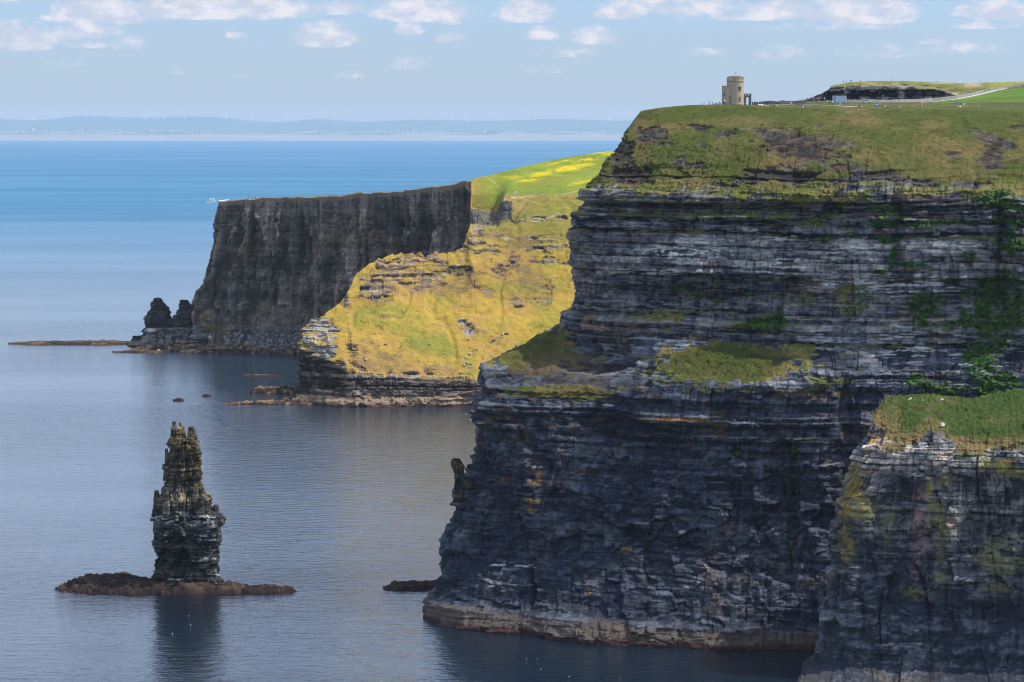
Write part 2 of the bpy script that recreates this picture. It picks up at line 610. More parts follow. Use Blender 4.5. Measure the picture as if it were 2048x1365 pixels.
# ================================================================== A: the great headland under the tower
A_COLS = [
 [(1000,1150,1090),(1005,1080,1090),(1010,900,1090),(1012,760,1075),(1190,700,1090),(1205,600,1095),(1220,450,1100),(1245,400,1100),(1300,310,1110),(1345,228,1120),(1360,222,1150),(1370,228,1250),(1380,260,1400)],
 [(862,1233),(889,1110,968),(940,900,979),(958,735,985),(1129,648,1015),(1146,590,1014),(1153,440,1017),(1183,385,1019),(1236,290,1036),(1282,222,1055),(1310,222,1110),(1330,228,1200),(1340,260,1400)],
 [(925,1252),(945,1110,957),(972,900,965),(984,790,968),(1152,690,1001),(1165,590,1001),(1176,437,1004),(1206,385,1006),(1262,290,1028),(1330,214,1052),(1345,218,1100),(1360,224,1200),(1375,260,1400)],
 [(1040,1266),(1050,1110,948),(1066,900,955),(1076,796,958),(1228,700,986),(1238,590,990),(1250,430,993),(1272,382,995),(1322,290,1020),(1400,209.3,1052),(1405,212,1100),(1410,218,1200),(1415,260,1400)],
 [(1150,1280),(1152,1110,941),(1162,900,949),(1168,800,957),(1290,692,978),(1300,590,982),(1310,430,984),(1330,380,986),(1376,290,1012),(1450,209.3,1052),(1452,211,1100),(1455,216,1200),(1460,260,1400)],
 [(1270,1288),(1280,1110,930),(1290,900,936),(1300,776,938),(1368,682,968),(1380,590,973),(1386,430,975),(1400,395,977),(1440,290,1005),(1512,211.5,1046),(1514,209,1100),(1516,212,1200),(1520,260,1400)],
 [(1420,1293),(1430,1110,922),(1440,900,928),(1450,774,932),(1470,682,962),(1480,590,967),(1480,430,970),(1490,400,972),(1510,290,1000),(1572,215.5,1040),(1572,205.5,1110),(1574,205,1190),(1576,250,1400)],
 [(1560,1295),(1570,1110,915),(1582,900,922),(1604,768,926),(1592,692,955),(1590,590,960),(1590,430,962),(1590,392,964),(1600,290,998),(1640,216.5,1036),(1640,204,1115),(1640,202,1190),(1640,240,1400)],
 [(1700,1300),(1700,1110,906),(1702,900,915),(1712,742,925),(1712,684,945),(1710,590,948),(1710,430,950),(1710,372,953),(1722,290,990),(1740,217.5,1034),(1740,205.5,1125),(1740,199,1190),(1740,230,1400)],
 [(1850,1310),(1850,1110,900),(1850,900,908),(1850,762,922),(1850,702,935),(1850,590,938),(1850,430,940),(1850,378,945),(1850,290,988),(1850,218,1034),(1850,207,1120),(1850,203,1190),(1850,215,1400)],
 [(1950,1315),(1950,1110,895),(1950,900,903),(1950,762,918),(1950,702,930),(1950,590,933),(1950,430,935),(1950,384,942),(1950,290,992),(1950,219,1034),(1950,206,1120),(1950,188,1230),(1950,186,1400)],
 [(2048,1320),(2048,1110,890),(2048,900,898),(2048,762,913),(2048,702,925),(2048,590,928),(2048,430,930),(2048,388,938),(2048,290,990),(2048,220,1036),(2048,205,1120),(2048,173,1250),(2048,171,1400)],
 [(2300,1335),(2300,1110,880),(2300,900,888),(2300,762,905),(2300,702,912),(2300,590,915),(2300,430,918),(2300,390,925),(2300,290,985),(2300,220,1050),(2300,200,1120),(2300,150,1250),(2300,145,1400)],
]


def extend(ctrl, dx, dy):
    """carry a landform on past the right edge of the frame"""
    e = ctrl[:, -1:].copy()
    e[..., 0] += dx
    e[..., 1] += dy
    return np.concatenate([ctrl, e], axis=1)


def build_A():
    ctrl = extend(sheet(A_COLS), 330, -40)
    D, tr, tcl = dense(ctrl, 1.55)
    u = arc(D)
    px, py = project(D)
    x, y, z = D[..., 0], D[..., 1], D[..., 2]
    ba = Beds(3, -10, 230, 1.4, 9.0, 1.6)
    bb = Beds(8, -10, 230, 0.35, 2.6, 2.0)
    midz = np.maximum(sstep(z + 5 * vnoise(x / 16, y / 16, z * 0, 6), 58, 72), .7 * (1 - sstep(z, 14, 24)))
    upz = sstep(z + 3 * vnoise(x / 20, y / 20, z * 0, 5), 88, 100)
    d, rec = rock_disp(u, D, ba, bb, 100, A=lerp(lerp(.40, .8, midz), 1.35, upz), B=lerp(lerp(.22, .65, midz), 0.95, upz), butt=2.6, bw=26, chunk=1.0, facet=lerp(lerp(1.7, .9, midz), .6, upz), fa=8.0, fb=8.0)
    # main beds of the upper wall, seen as overhangs and recesses (y on the photo axis -> z)
    zz = [46.0, 46.3, 50, 50.3, 58, 70.3, 70.6, 72.4, 72.8, 75.6, 76, 79.2, 79.8, 84, 84.4, 88, 90, 99, 102, 110, 111, 117, 127, 128.6, 129.2, 140, 147, 150.4, 151.2, 155.0, 156.0, 159.5, 160.5, 240]
    oo = [0, .7, .5, -.4, -.3, -.6, 1.1, 1.3, -.8, -.7, 1.2, 1.5, -.4, -.4, .6, .4, 0, 0, 1.5, 2.2, -0.8, -1.8, -2.2, -2.0, 1.6, 0.6, 0.0, 1.2, -2.2, -2.8, 1.0, 1.4, 0.0, 0.0]
    zwarp = z + 1.0 * fbm(u[None, :] / 45 + 0 * z, z / 80, 0 * z, 77, 2)
    amp = 0.75 + 0.6 * fbm(u[None, :] / 28 + 0 * z, z / 30, 0 * z, 78, 2)
    amp = np.clip(amp + 0.5 * vnoise(u[None, :] / 11 + 0 * z, z / 9, 0 * z, 79), 0.1, 1.8)
    d = d + np.interp(zwarp, zz, oo) * amp * lerp(1.6, 0.8, sstep(px, 1550, 1750))
    # lower wall: big hollows and a cave
    nzz = fbm(x / 9, y / 9, z / 7, 90, 3)
    hollow = ell(px, py, [(1215,850,55,45,1), (1265,1065,32,26,1.2), (955,960,40,50,.7), (1062,1180,9,55,1), (1080,940,30,60,.5,10), (1560,950,25,90,.5),
                          (1590,1000,18,120,.6), (1190,720,70,45,.6), (1290,730,18,60,.7), (1690,830,20,60,.7), (1200,1060,40,30,.5)], nzz, 0.6)
    d = d - 7.0 * hollow
    bulge = ell(px, py, [(1065,980,26,110,.8), (1320,830,110,55,.7), (990,850,50,90,.6), (1480,1000,60,150,.5), (1380,1010,40,90,.45), (1150,1000,40,60,.4)], nzz, 0.7)
    d = d + 3.0 * bulge
    # bench at the foot
    d = d + 3.5 * (1 - sstep(z + 1.5 * nzz, 5.0, 8.5))
    # right hand gullies in the upper wall
    gul = ell(px, py, [(1795,480,18,130,1,-4), (2000,520,25,120,1), (1720,440,30,40,.6), (1560,620,8,60,.7), (1470,720,10,40,.5)], nzz, 0.7)
    d = d - 4.0 * gul
    steep = row_blend(tr, [0.6, .9, 1, 1, .9, .75, 1, 1, .9, .30, .04, 0.01, 0.01, 0.01])[:, None] * np.ones_like(z)
    mound = ell(px, py, [(1060,700,130,60,1), (1455,728,190,52,1.2), (1130,770,150,30,.9)], nzz * .4, 0.5) * (tr > 3.7)[:, None]
    steep = steep * (1 - 0.85 * mound)
    # turf swells
    turf = 1.4 * fbm(x / 11, y / 11, z / 11, 140, 4) + (0.6 * vnoise(x / 1.8, y / 1.8, z / 1.8, 141) + .45 * vnoise(x / .8, y / .8, z / .8, 142)) * sstep(1045 - y, 0, 20)
    turf = turf * sstep(1100 - y, 0, 60) + 0.05 * vnoise(x / 3, y / 3, z, 4)
    turf *= np.where(tr > 9.4, 0.15, 1)[:, None]
    rowt = tr[:, None] * np.ones_like(z)
    P, n0 = apply_disp(D, steep, d, turf)
    # scars in the turf slope: undercut bare rock
    scars = [(1600,292,105,36,1,12), (1560,350,90,16,1), (1402,256,42,7,1), (1460,268,34,8,1), (1520,262,22,10,.8), (1300,270,38,18,1), (1245,300,26,40,1), (1262,352,55,18,1),
             (1358,322,16,9,1,-20), (1376,332,8,6,1), (1395,330,18,8,1), (1330,286,22,5,1), (1316,276,9,5,1), (1690,335,40,10,1), (1760,348,60,12,1), (1830,362,60,12,1,6), (1925,372,60,8,1),
             (1995,285,60,16,1,20), (1985,320,30,30,1,30), (2030,255,14,6,1), (1640,250,20,5,.7), (1440,372,40,5,.8), (1500,358,60,10,1),
             (1405,290,10,10,.7), (1350,352,14,4,1), (1290,340,14,8,1), (1700,290,12,6,.6), (1552,295,7,44,1,-35), (1906,310,18,6,.8), (1680,360,30,12,1)]
    nA = fbm(x / 3.2, y / 3.2, z / 1.6, 150, 4, 0.6)
    sc = ell(px, py, scars, nA * 1.7 + .5 * nzz, 0.5)
    nhor = n0.copy()
    nhor[..., 2] = 0.2
    P = P - nhor * (sc * 2.0)[..., None] + nhor * (sc * (rec['pb'] - 0.5 + rec['c1'] * 0.8))[..., None] * 1.6
    n1 = normals(P)
    nsm = smooth_axis(smooth_axis(n1, 2, 0), 2, 1)
    flat = nsm[..., 2]
    # ---------------------------------------------------------- colour
    upper = sstep(z, 98, 112)
    lght = -0.10 + 0.13 * upper
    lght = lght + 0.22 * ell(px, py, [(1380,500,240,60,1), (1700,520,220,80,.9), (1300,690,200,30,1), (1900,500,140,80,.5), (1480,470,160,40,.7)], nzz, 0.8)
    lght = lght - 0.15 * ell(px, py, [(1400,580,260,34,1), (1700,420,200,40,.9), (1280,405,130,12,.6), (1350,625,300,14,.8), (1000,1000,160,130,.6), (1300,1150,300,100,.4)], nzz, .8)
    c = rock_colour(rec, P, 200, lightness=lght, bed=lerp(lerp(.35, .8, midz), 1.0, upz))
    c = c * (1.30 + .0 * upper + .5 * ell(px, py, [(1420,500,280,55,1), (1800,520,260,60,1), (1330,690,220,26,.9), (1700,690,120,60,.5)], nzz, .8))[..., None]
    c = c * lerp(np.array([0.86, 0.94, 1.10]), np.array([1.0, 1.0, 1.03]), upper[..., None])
    gu = ell(px, py, [(1370,500,110,26,1.0), (1400,520,60,12,1), (1300,545,110,8,.9), (1250,542,60,6,.8), (1560,475,40,8,.8), (1590,540,90,30,.5), (1300,720,0.1,0.1,0), (1860,495,110,14,.8), (1700,500,100,30,.45),
                      (1640,560,70,25,.4), (1800,560,160,40,.4), (1900,470,60,10,.5), (1070,1133,44,5,1), (1000,1130,22,3,1), (1210,812,46,4,.9), (1060,1172,60,14,.35),
                      (1430,970,20,8,.5), (1480,1140,30,3,.5), (1950,720,80,70,.45), (1810,690,70,50,.45), (1640,690,50,25,.4), (2015,690,20,14,.9), (1325,690,120,28,.3), (1500,720,60,20,.3),
                      (1240,700,60,20,.3), (1070,935,12,3,1), (1510,462,18,5,1), (1000,1150,40,40,.25), (1430,1120,70,20,.3), (1390,1160,50,20,.3)], nA, 0.5)
    c = ledge_guano(c, rec, P, gu * 1.25 + 0.20 * upper * (z < 158) + .05, 210)
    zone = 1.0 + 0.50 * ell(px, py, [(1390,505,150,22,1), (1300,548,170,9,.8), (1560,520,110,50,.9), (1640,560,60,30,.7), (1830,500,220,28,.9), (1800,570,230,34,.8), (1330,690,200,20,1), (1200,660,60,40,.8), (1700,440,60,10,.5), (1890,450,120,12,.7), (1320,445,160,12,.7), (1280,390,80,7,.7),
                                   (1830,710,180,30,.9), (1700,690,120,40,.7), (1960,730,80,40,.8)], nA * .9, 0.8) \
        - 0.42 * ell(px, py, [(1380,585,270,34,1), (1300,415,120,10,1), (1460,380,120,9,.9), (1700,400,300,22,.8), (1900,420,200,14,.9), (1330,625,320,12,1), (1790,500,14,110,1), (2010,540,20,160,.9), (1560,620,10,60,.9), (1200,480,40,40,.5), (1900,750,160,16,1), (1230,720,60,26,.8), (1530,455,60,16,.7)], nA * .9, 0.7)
    c = c * zone[..., None]  # recess and gully shade put into the colour along with pale beds
    # droppings and seep streaks running down
    streak = sstep(vnoise(u[None, :] / 0.8 + 0 * z, z / 14, 0 * z, 215) + 0.6 * vnoise(u[None, :] / 6 + 0 * z, z / 30, 0 * z, 216), 0.75, 1.2)
    c = mixc(c, ROCK_L * 1.1, streak * 0.18)
    li = ell(px, py, [(1340,838,120,5,1), (1310,848,40,8,.7), (1080,850,90,40,.35), (1068,980,22,60,.8), (1010,960,30,14,.5), (1230,660,90,30,.35), (1010,830,40,25,.35), (1180,650,30,30,.5),
                      (1600,590,60,40,.2), (1840,500,100,10,.3), (960,860,14,60,.5), (1060,780,20,5,1), (1260,1098,14,6,1), (1180,1185,8,12,.8), (1600,790,60,14,.35), (905,920,8,20,.8)], nA, 0.6)
    c = mixc(c, OCHRE, np.clip(li * 0.8 * sstep(rec['c1'] + rec['pb'] - 0.5, -0.3, 0.2), 0, .85))
    oz = sstep(vnoise(x / 7, y / 7, z / 1.2, 231) + .5 * vnoise(x / 1.5, y / 1.5, z / .8, 232), .55, .9) * sstep(z, 50, 75)
    c = mixc(c, OCHRE * .7, oz * .45)
    rd = ell(px, py, [(1310,480,40,20,.6), (1180,590,14,20,.4), (1870,400,120,20,.4), (1420,1130,30,50,.35), (1430,400,60,6,.6)], nA, .6)
    c = mixc(c, np.array([0.10, 0.055, 0.055]), rd * 0.6)
    c = waterline_bands(c, P, 220)
    # soil / brown earth on steep turf
    soil = ell(px, py, [(1125,735,110,45,1), (1600,300,110,45,.85), (1260,300,60,70,.5), (1180,760,60,50,.8), (1240,690,50,30,.7), (1640,340,60,20,.6), (1990,320,30,34,1)], nzz, .6)
    turfm = row_blend(tr, [0, 0, 0, 0, 0.12, .35, -.3, -.25, .45, 1, 1.05, 1.2, 1.2, 1.2])[:, None] * np.ones_like(z)
    turfm = turfm + 0.42 * fbm(u[None, :] / 9 + 0 * z, z / 22, 0 * z, 155, 3) * (rowt > 6.5) * (rowt < 9.2)
    cape = np.interp(px, [1180, 1400, 1450, 1600, 1690, 1712, 1760, 1800, 1850, 1900, 1940, 2048], [386, 390, 397, 402, 398, 352, 352, 362, 372, 380, 393, 390])
    capn = fbm(u[None, :] / 8 + 0 * z, z / 26, 0 * z, 156, 4, .6)
    capm = sstep(cape - py + 44 * capn + 14 * nA, -4, 4)
    capz = sstep(rowt, 6.3, 6.8) * (1 - sstep(rowt, 9.7, 9.9))
    turfm = lerp(turfm, lerp(-.3, 1.2, capm), capz)
    # the ledge slope between the tiers is turf only where the photo shows it
    ledgez = ell(px, py, [(1060,700,120,60,1), (1455,728,180,50,1.2), (1130,785,150,18,.9), (1080,680,80,30,1), (1600,700,50,30,.7), (1180,700,40,30,.3)], nA, 0.5)
    ledgerow = sstep(rowt, 3.85, 4.15) * (1 - sstep(rowt, 4.95, 5.2))
    turfm = np.maximum(turfm - 0.35 * ledgerow, ledgez * ledgerow * 1.0 + 0)
    veg = ell(px, py, [(1290,413,34,6), (1330,400,16,9), (1385,408,34,9), (1440,428,34,7), (1505,430,40,6), (1270,428,60,6), (1400,428,28,11), (1565,432,34,12), (1482,424,30,8), (1640,400,90,10), (1560,402,60,7),
                       (1700,395,60,16), (1620,445,40,14), (1680,405,30,20), (1335,632,50,13), (1230,590,0.1,.1,0), (1175,500,20,12,.6), (1170,455,20,8,.8), (1400,465,30,5,.8), (1350,462,40,6,.9), (1860,382,150,10,.9),
                       (1430,575,10,10,.8), (1540,470,18,6,.8), (1710,605,46,34,.8), (1690,580,22,16), (1790,500,16,16,.8), (1790,560,20,8,.8), (1800,690,30,8,.8), (1150,480,14,16,.6),
                       (1500,412,90,7,.9), (1250,395,50,6,.8), (1610,600,14,18,.6), (1480,655,50,8,.6), (1190,860,.1,.1,0), (1000,855,45,10,.6), (1030,880,30,12,.4), (1660,765,60,10,.8), (1500,780,160,8,.6),
                       (1850,540,60,4,.9), (1830,475,40,5,.8), (1960,475,60,5,.8), (1780,440,30,18,.8)], nA, 0.45)
    ivy = ell(px, py, [(1770,420,50,12,.9), (1650,430,24,14,.7), (1700,470,14,10,.8), (1990,400,50,20,.9), (2030,430,24,40,.9), (1940,520,16,30,.8), (1880,600,20,18,.8), (1890,650,30,14,.8), (1930,640,24,30), (2030,620,26,60), (1900,780,40,16,.9), (1720,590,26,30,.7), (2020,560,30,30,.8), (1352,578,26,11), (1528,648,58,15), (1560,640,18,22), (1845,612,42,30), (1850,640,36,24), (1975,600,40,50), (1990,660,50,50), (1960,720,50,50), (1998,770,60,40), (1838,765,38,24), (1770,445,45,14),
                       (1775,480,24,10), (1782,520,8,30), (2020,490,44,26), (1900,562,34,6), (1980,562,40,10), (1898,444,54,6), (1820,530,40,5), (1840,452,40,8,.8), (2005,440,44,8,.8), (1476,905,9,12), (1588,905,5,26), (1588,960,4,34,.8),
                       (1580,1090,4,50,.7), (1430,560,9,12,.6), (1600,1010,.1,.1,0), (1215,1283,.1,.1,0), (1285,1272,24,6,.8), (1760,545,18,6), (1938,590,26,8), (1475,930,.1,.1,0), (1670,760,.1,.1,0),
                       (1210,1100,.1,.1,0), (1700,620,14,24,.8), (1745,395,16,20,.7), (1712,720,.1,.1,0), (1440,605,12,6), (1495,590,10,5), (1390,590,8,5), (1650,480,24,7), (1690,410,18,6)], nA, 0.45)
    gm = np.clip(sstep(turfm + 0.55 * nA * (turfm < 0.95) + 0.35 * (flat - 0.35), 0.35, 0.6), 0, 1)
    gm = np.maximum(gm, veg * sstep(0.35 + flat + 1.3 * nA, 0.1, 0.6))
    ledge_turf = sstep(flat + 0.5 * nA, 0.62, 0.9) * sstep(z, 95, 120) * 0.8
    sprout = fbm(u[None, :] / 7 + 0 * z, z / 2.6, 0 * z, 158, 4, .6) + 0.45 * (sstep(px, 1640, 1760) - 0.5) + 0.25 * sstep(z, 136, 150) - 0.35 * (z < 108)
    veg = np.maximum(veg, sstep(sprout, 0.22, 0.40) * (z > 92) * (z < 163) * .9)
    gm = np.maximum(gm, ledge_turf * (z < 165))
    gm = gm * (1 - sc * 0.92)
    dryn = 0.10 + 0.5 * ell(px, py, [(1720,235,90,26,1,15), (1640,225,60,10,1), (1880,300,80,60,.6), (1560,330,80,40,.7), (1740,300,90,50,.5), (1130,780,150,25,.8), (1100,720,90,40,.6), (1580,760,90,12,1), (1570,735,70,14,.7)], nzz, .8) \
        - 0.65 * ell(px, py, [(1500,225,260,16,1), (1390,300,60,60,.5), (1480,330,60,50,.5), (1950,250,90,40,1), (1480,715,110,30,1), (1850,230,250,14,.9), (1370,235,80,12,.9), (1060,690,70,20,.7), (2020,340,40,40,.7), (1110,785,60,8,.8), (1900,225,200,12,1)], nzz, .8)
    tcol = turf_colour(P, 240, dryness=dryn - 0.12, fine=1.5)
    tcol = tcol * (1 + 0.7 * (z > 92) * (z < 164) * (1 - sstep(rowt, 7.9, 8.3)) * (1 - mound))[..., None]
    tcol = mixc(tcol, BROWN * 0.9, soil * 0.75 * sstep(nA + nzz, -0.5, 0.4))
    c = mixc(c, tcol, gm)
    c = mixc(c, BROWN * 0.55, np.clip(soil * (1 - gm) * 0.6, 0, 1))
    c = mixc(c, lerp(np.array([.022, .019, .019]), np.array([.135, .092, .055]), sstep(nA + .4 * rec['c1'], -.1, .55)[..., None]), sc * .8 * (1 - gm))
    ivc = IVY * (0.5 + 1.7 * (vnoise(x / 0.7, y / 0.7, z / 0.7, 261) * 0.5 + 0.5) ** 1.5)[..., None]
    ivy = ivy * sstep(nA * 1.2 + vnoise(x / 1.3, y / 1.3, z / .9, 262) * .8 + .55, 0, .35)
    c = mixc(c, ivc, ivy)
    # flowers: tiny pale dots of sea campion / thrift on ledges
    fl = ell(px, py, [(1490,424,26,6), (1550,505,30,5,.8), (1710,620,60,36,.5), (1600,455,30,6,.5), (1630,455,14,6,.6), (1800,770,50,16,.5), (1180,385,.1,.1,0)], nA, .5)
    c = mixc(c, GUANO * 0.8, fl * (hash2((x * 3).astype(np.int64), (z * 3).astype(np.int64), 9) > 0.86))
    # plateau: mown turf dulled in colour for cloud shade, brighter pasture and the path
    plat = sstep(rowt, 9.95, 10.1)
    past = sstep(px, 1830, 1900) * sstep(y, 1118, 1126)
    pas = lerp(np.array([0.080, 0.15, 0.022]), np.array([0.13, 0.20, 0.03]), sstep(fbm(x / 30, y / 12, z, 300, 3), -.3, .4)[..., None])
    flat_g = lerp(np.array([0.065, 0.085, 0.022]), np.array([0.13, 0.13, 0.03]), sstep(fbm(x / 10, y / 6, z, 301, 4), -.3, .5)[..., None])
    c = mixc(c, flat_g, plat * 0.9)
    c = mixc(c, pas, past * plat)
    # leaves / turf relief
    bumpv = ivy * (1.0 + 1.3 * vnoise(x / 1.1, y / 1.1, z / 1.1, 271) + .8 * vnoise(x / .5, y / .5, z / .5, 273)) + np.maximum(gm - plat, 0) * (z < 164) * (0.5 + .7 * vnoise(x / .8, y / .8, z / .8, 274)) + gm * (1 - plat) * 0.35 * vnoise(x / 0.9, y / 0.9, z / 0.9, 272)
    P = P + nhor * bumpv[..., None]
    STORE['A'] = (P, rowt, project(P))
    o = grid_mesh('headland_terrain', P, c, M_NEAR, kind='structure')
    o['label'] = 'tall banded sea cliff with turf crown carrying the round tower'
    return o


# ================================================================== B: the sunlit promontory and the far pasture
B_COLS = [
 [('w', -118, 1800, 0), ('w', -118, 1800, 8), ('w', -116, 1800, 12), ('w', -114, 1802, 16), ('w', -112, 1804, 20), ('w', -108, 1806, 10), ('w', -104, 1808, 3), ('w', -100, 1810, -4), ('w', -96, 1812, -5), ('w', -90, 1814, -6)],
 [(598,806), (601,702,1745), (602,688,1749), (604,670,1752), (606,656,1755), (614,680,1757), (618,720,1764), ('w',-136,1772,-5), ('w',-134,1776,-6), ('w',-130,1782,-7)],
 [(644,811), (640,714,1729), (642,690,1735), (654,650,1760), (660,618,1775), (664,650,1792), (668,690,1800), ('w',-122,1812,-5), ('w',-120,1818,-6), ('w',-116,1824,-7)],
 [(692,814), (697,746,1708), (684,690,1737), (686,628,1772), (690,590,1790), (694,620,1806), (698,670,1816), ('w',-112,1832,-5), ('w',-108,1838,-6), ('w',-104,1844,-7)],
 [(735,814), (738,754,1707), (728,668,1750), (716,590,1800), (713,548,1822), (720,580,1838), (726,640,1848), ('w',-102,1864,-5), ('w',-98,1870,-6), ('w',-94,1876,-7)],
 [(800,813), (800,756,1707), (790,655,1758), (790,560,1820), (795,504,1850), (800,540,1866), (805,620,1876), ('w',-76,1890,-5), ('w',-72,1896,-6), ('w',-68,1902,-7)],
 [(870,813), (870,761,1706), (870,650,1764), (870,560,1825), (872,507,1855), (876,540,1872), (880,620,1882), ('w',-50,1896,-5), ('w',-46,1902,-6), ('w',-42,1910,-7)],
 [(930,811), (930,764,1706), (930,640,1770), (928,550,1830), (924,494,1866), (926,530,1885), (928,600,1896), ('w',-36,1915,-5), ('w',-34,1925,-6), ('w',-32,1935,-7)],
 [(962,810), (962,765,1706), (957,640,1772), (950,530,1838), (942,446,1893), (946,462,1925), (944,416,1985), (944,388,1990), (943,361,2000), (943,370,2060)],
 [(1020,810), (1020,765,1706), (1010,640,1776), (1000,540,1842), (990,452,1900), (988,452,1930), (990,423,1978), (990,388,1992), (985,348,2020), (985,356,2090)],
 [(1050,810), (1050,765,1706), (1040,640,1778), (1025,540,1844), (1020,446,1905), (1016,444,1930), (1008,398,1955), (1020,374,1988), (1030,337,2040), (1030,346,2120)],
 [(1075,810), (1075,765,1706), (1065,640,1779), (1050,540,1844), (1048,448,1905), (1046,434,1922), (1042,402,1955), (1050,374,1988), (1062,329,2060), (1062,338,2140)],
 [(1130,810), (1130,765,1706), (1115,640,1780), (1105,540,1845), (1102,450,1900), (1100,430,1915), (1100,400,1950), (1104,370,1990), (1110,318,2085), (1110,328,2180)],
 [(1200,808), (1200,764,1700), (1190,640,1778), (1180,540,1840), (1180,450,1895), (1180,430,1910), (1180,400,1945), (1180,370,1985), (1190,305,2120), (1190,316,2220)],
 [(1300,805), (1300,760,1695), (1290,640,1770), (1290,540,1835), (1290,450,1890), (1290,430,1905), (1290,400,1940), (1290,365,1985), (1290,293,2150), (1290,306,2260)],
 [(1500,800), (1500,755,1690), (1500,640,1760), (1500,540,1825), (1500,450,1880), (1500,430,1895), (1500,395,1930), (1500,355,1985), (1500,280,2200), (1500,294,2320)],
]


def build_B():
    ctrl = sheet(B_COLS)
    D, tr, tcl = dense(ctrl, 1.35, smooth=(4, 5))
    u = arc(D)
    px, py = project(D)
    x, y, z = D[..., 0], D[..., 1], D[..., 2]
    rowt = tr[:, None] * np.ones_like(z)
    ba = Beds(13, -10, 230, 1.5, 5.0, 1.4)
    bb = Beds(18, -10, 230, 0.6, 1.8)
    d, rec = rock_disp(u, D, ba, bb, 400, A=1.3, B=0.8, butt=1.8, bw=22, chunk=1.6, facet=1.0, fa=12, fb=5)
    nA = fbm(x / 5.0, y / 5.0, z / 2.6, 450, 4, 0.6)
    nzz = fbm(x / 16, y / 16, z / 10, 451, 3)
    rock_areas = [(790,545,75,40,1,-18), (760,580,50,30,1), (850,520,55,14,.9,6), (840,560,60,28,.9), (640,668,42,34,1.2,-30), (618,690,22,26,1.2), (650,700,24,26,1,40), (690,740,30,12,1,35), (705,700,14,22,.8,-20),
                  (900,500,60,8,.8), (955,480,22,34,1), (975,500,40,14,.9), (985,470,30,10,.8), (920,540,34,14,.9), (1010,540,26,14,.9), (1030,515,12,22,.8),
                  (1080,500,44,7,1), (1110,493,70,6,.9), (1085,520,34,9,.9), (1090,435,40,4,1), (1060,440,34,5,1), (1125,435,12,5,1), (1080,478,40,6,.8), (1060,475,30,4,.9), (1100,470,30,4,.6),
                  (1040,605,26,14,.7), (965,575,34,8,.7,20), (1095,580,14,22,.7), (1080,560,18,12,.7), (1130,560,20,10,.5), (1085,605,24,12,.6), (1010,600,20,8,.5),
                  (935,660,14,16,.9,35), (925,645,10,8,.8), (785,752,14,14,1), (820,752,30,8,.9), (870,757,90,5,.8), (740,752,30,8,1), (698,660,8,20,.5), (862,745,16,10,.6), (930,752,20,8,.5),
                  (720,735,34,6,.8,35), (692,600,6,16,.9), (1165,605,14,10,.5), (1130,520,30,8,.5), (880,590,20,4,.4)]
    rk = ell(px, py, rock_areas, nA, 0.4)
    seacliff = 1 - sstep(rowt + 0.12 * nA, 1.95, 2.12)
    back = sstep(rowt, 5.15, 5.5) * (px < 940)
    wall67 = sstep(rowt, 6.05, 6.2) * (1 - sstep(rowt, 6.9, 7.0)) * (px < 1025)
    rockm = np.clip(np.maximum.reduce([rk, seacliff, back, wall67]), 0, 1)
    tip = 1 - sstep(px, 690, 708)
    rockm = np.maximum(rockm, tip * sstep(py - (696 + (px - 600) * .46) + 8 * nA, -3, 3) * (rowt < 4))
    steep = np.clip(0.12 + 0.88 * np.maximum(rockm * 0.8, seacliff), 0, 1) * (rowt < 7.2) + 0.03
    d = d + 1.5 * (1 - sstep(z + nA, 4.0, 6.0))
    hollow = ell(px, py, [(760,790,45,14,.6), (720,775,14,20,.4)], nA, .6)
    d = d - 4.5 * hollow
    gull = 1 - np.abs(vnoise(x / 17 + .4 * vnoise(x / 40, y / 40, z / 40, 464), y / 60, z / 60, 465)) * 1.0
    turf = (2.4 * fbm(x / 22, y / 22, z / 22, 460, 3) - 1.6 * sstep(gull, .75, 1) + 1.5 * fbm(x / 4.5, y / 4.5, z / 4.5, 461, 4, .6)) * (1 - sstep(rowt, 6.8, 7.5)) + 0.1 * vnoise(x / 6, y / 6, z, 7)
    P, n0 = apply_disp(D, steep, d, turf)
    ridge = np.exp(-((rowt - 5.0) / .35) ** 2) * (px < 1000) * (1 - sstep(px, 880, 960))
    P[..., 2] += ridge * (3.0 * fbm(x / 7, y / 30, z * 0, 470, 4, .65) + 1.2 * (hash2(np.floor(x / 2.2).astype(np.int64), np.floor(x / 2.2).astype(np.int64), 471) - .4))
    nh = n0.copy()
    nh[..., 2] = 0.3
    stp = np.floor((z + nA) / 2.6)
    P = P + nh * (rk * (1 - seacliff) * (hash2(stp.astype(np.int64), (u[None, :] / 12 + 0 * z).astype(np.int64), 5) - 0.6) * 4.5)[..., None]
    flat = smooth_axis(smooth_axis(normals(P), 2, 0), 2, 1)[..., 2]
    c = rock_colour(rec, P, 500, dark=np.array([.13, .115, .105]), mid=np.array([.24, .205, .175]), light=np.array([.42, .38, .33]), lightness=0.0)
    tip_shade = tip * sstep(py - (696 + (px - 600) * .46) + 8 * nA, -3, 3) * (rowt < 4)
    c = mixc(c, c * 0.25, tip_shade)  # shade of the left-facing tip painted into the rock colour
    grey = ell(px, py, [(640,668,50,44,1,-30), (625,700,30,26,1), (655,700,30,30,1)], nzz, .5)
    c = mixc(c, np.array([.33, .32, .31]) * (0.7 + 0.6 * rec['pb'])[..., None], grey * (1 - tip_shade))
    brn = ell(px, py, [(785,545,90,50,1,-15), (850,520,60,20,1), (840,585,50,22,.9)], nzz, .5)
    c = mixc(c, np.array([.26, .185, .135]) * (0.6 + 0.7 * rec['pb'])[..., None], brn * 0.9)
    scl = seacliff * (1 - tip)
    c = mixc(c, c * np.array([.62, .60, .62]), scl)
    c = waterline_bands(c, P, 520, zs=6.0, zw=1.3, splash=np.array([.34, .25, .17]))
    # turf
    gcol_dry = np.array([0.38, 0.235, 0.075])
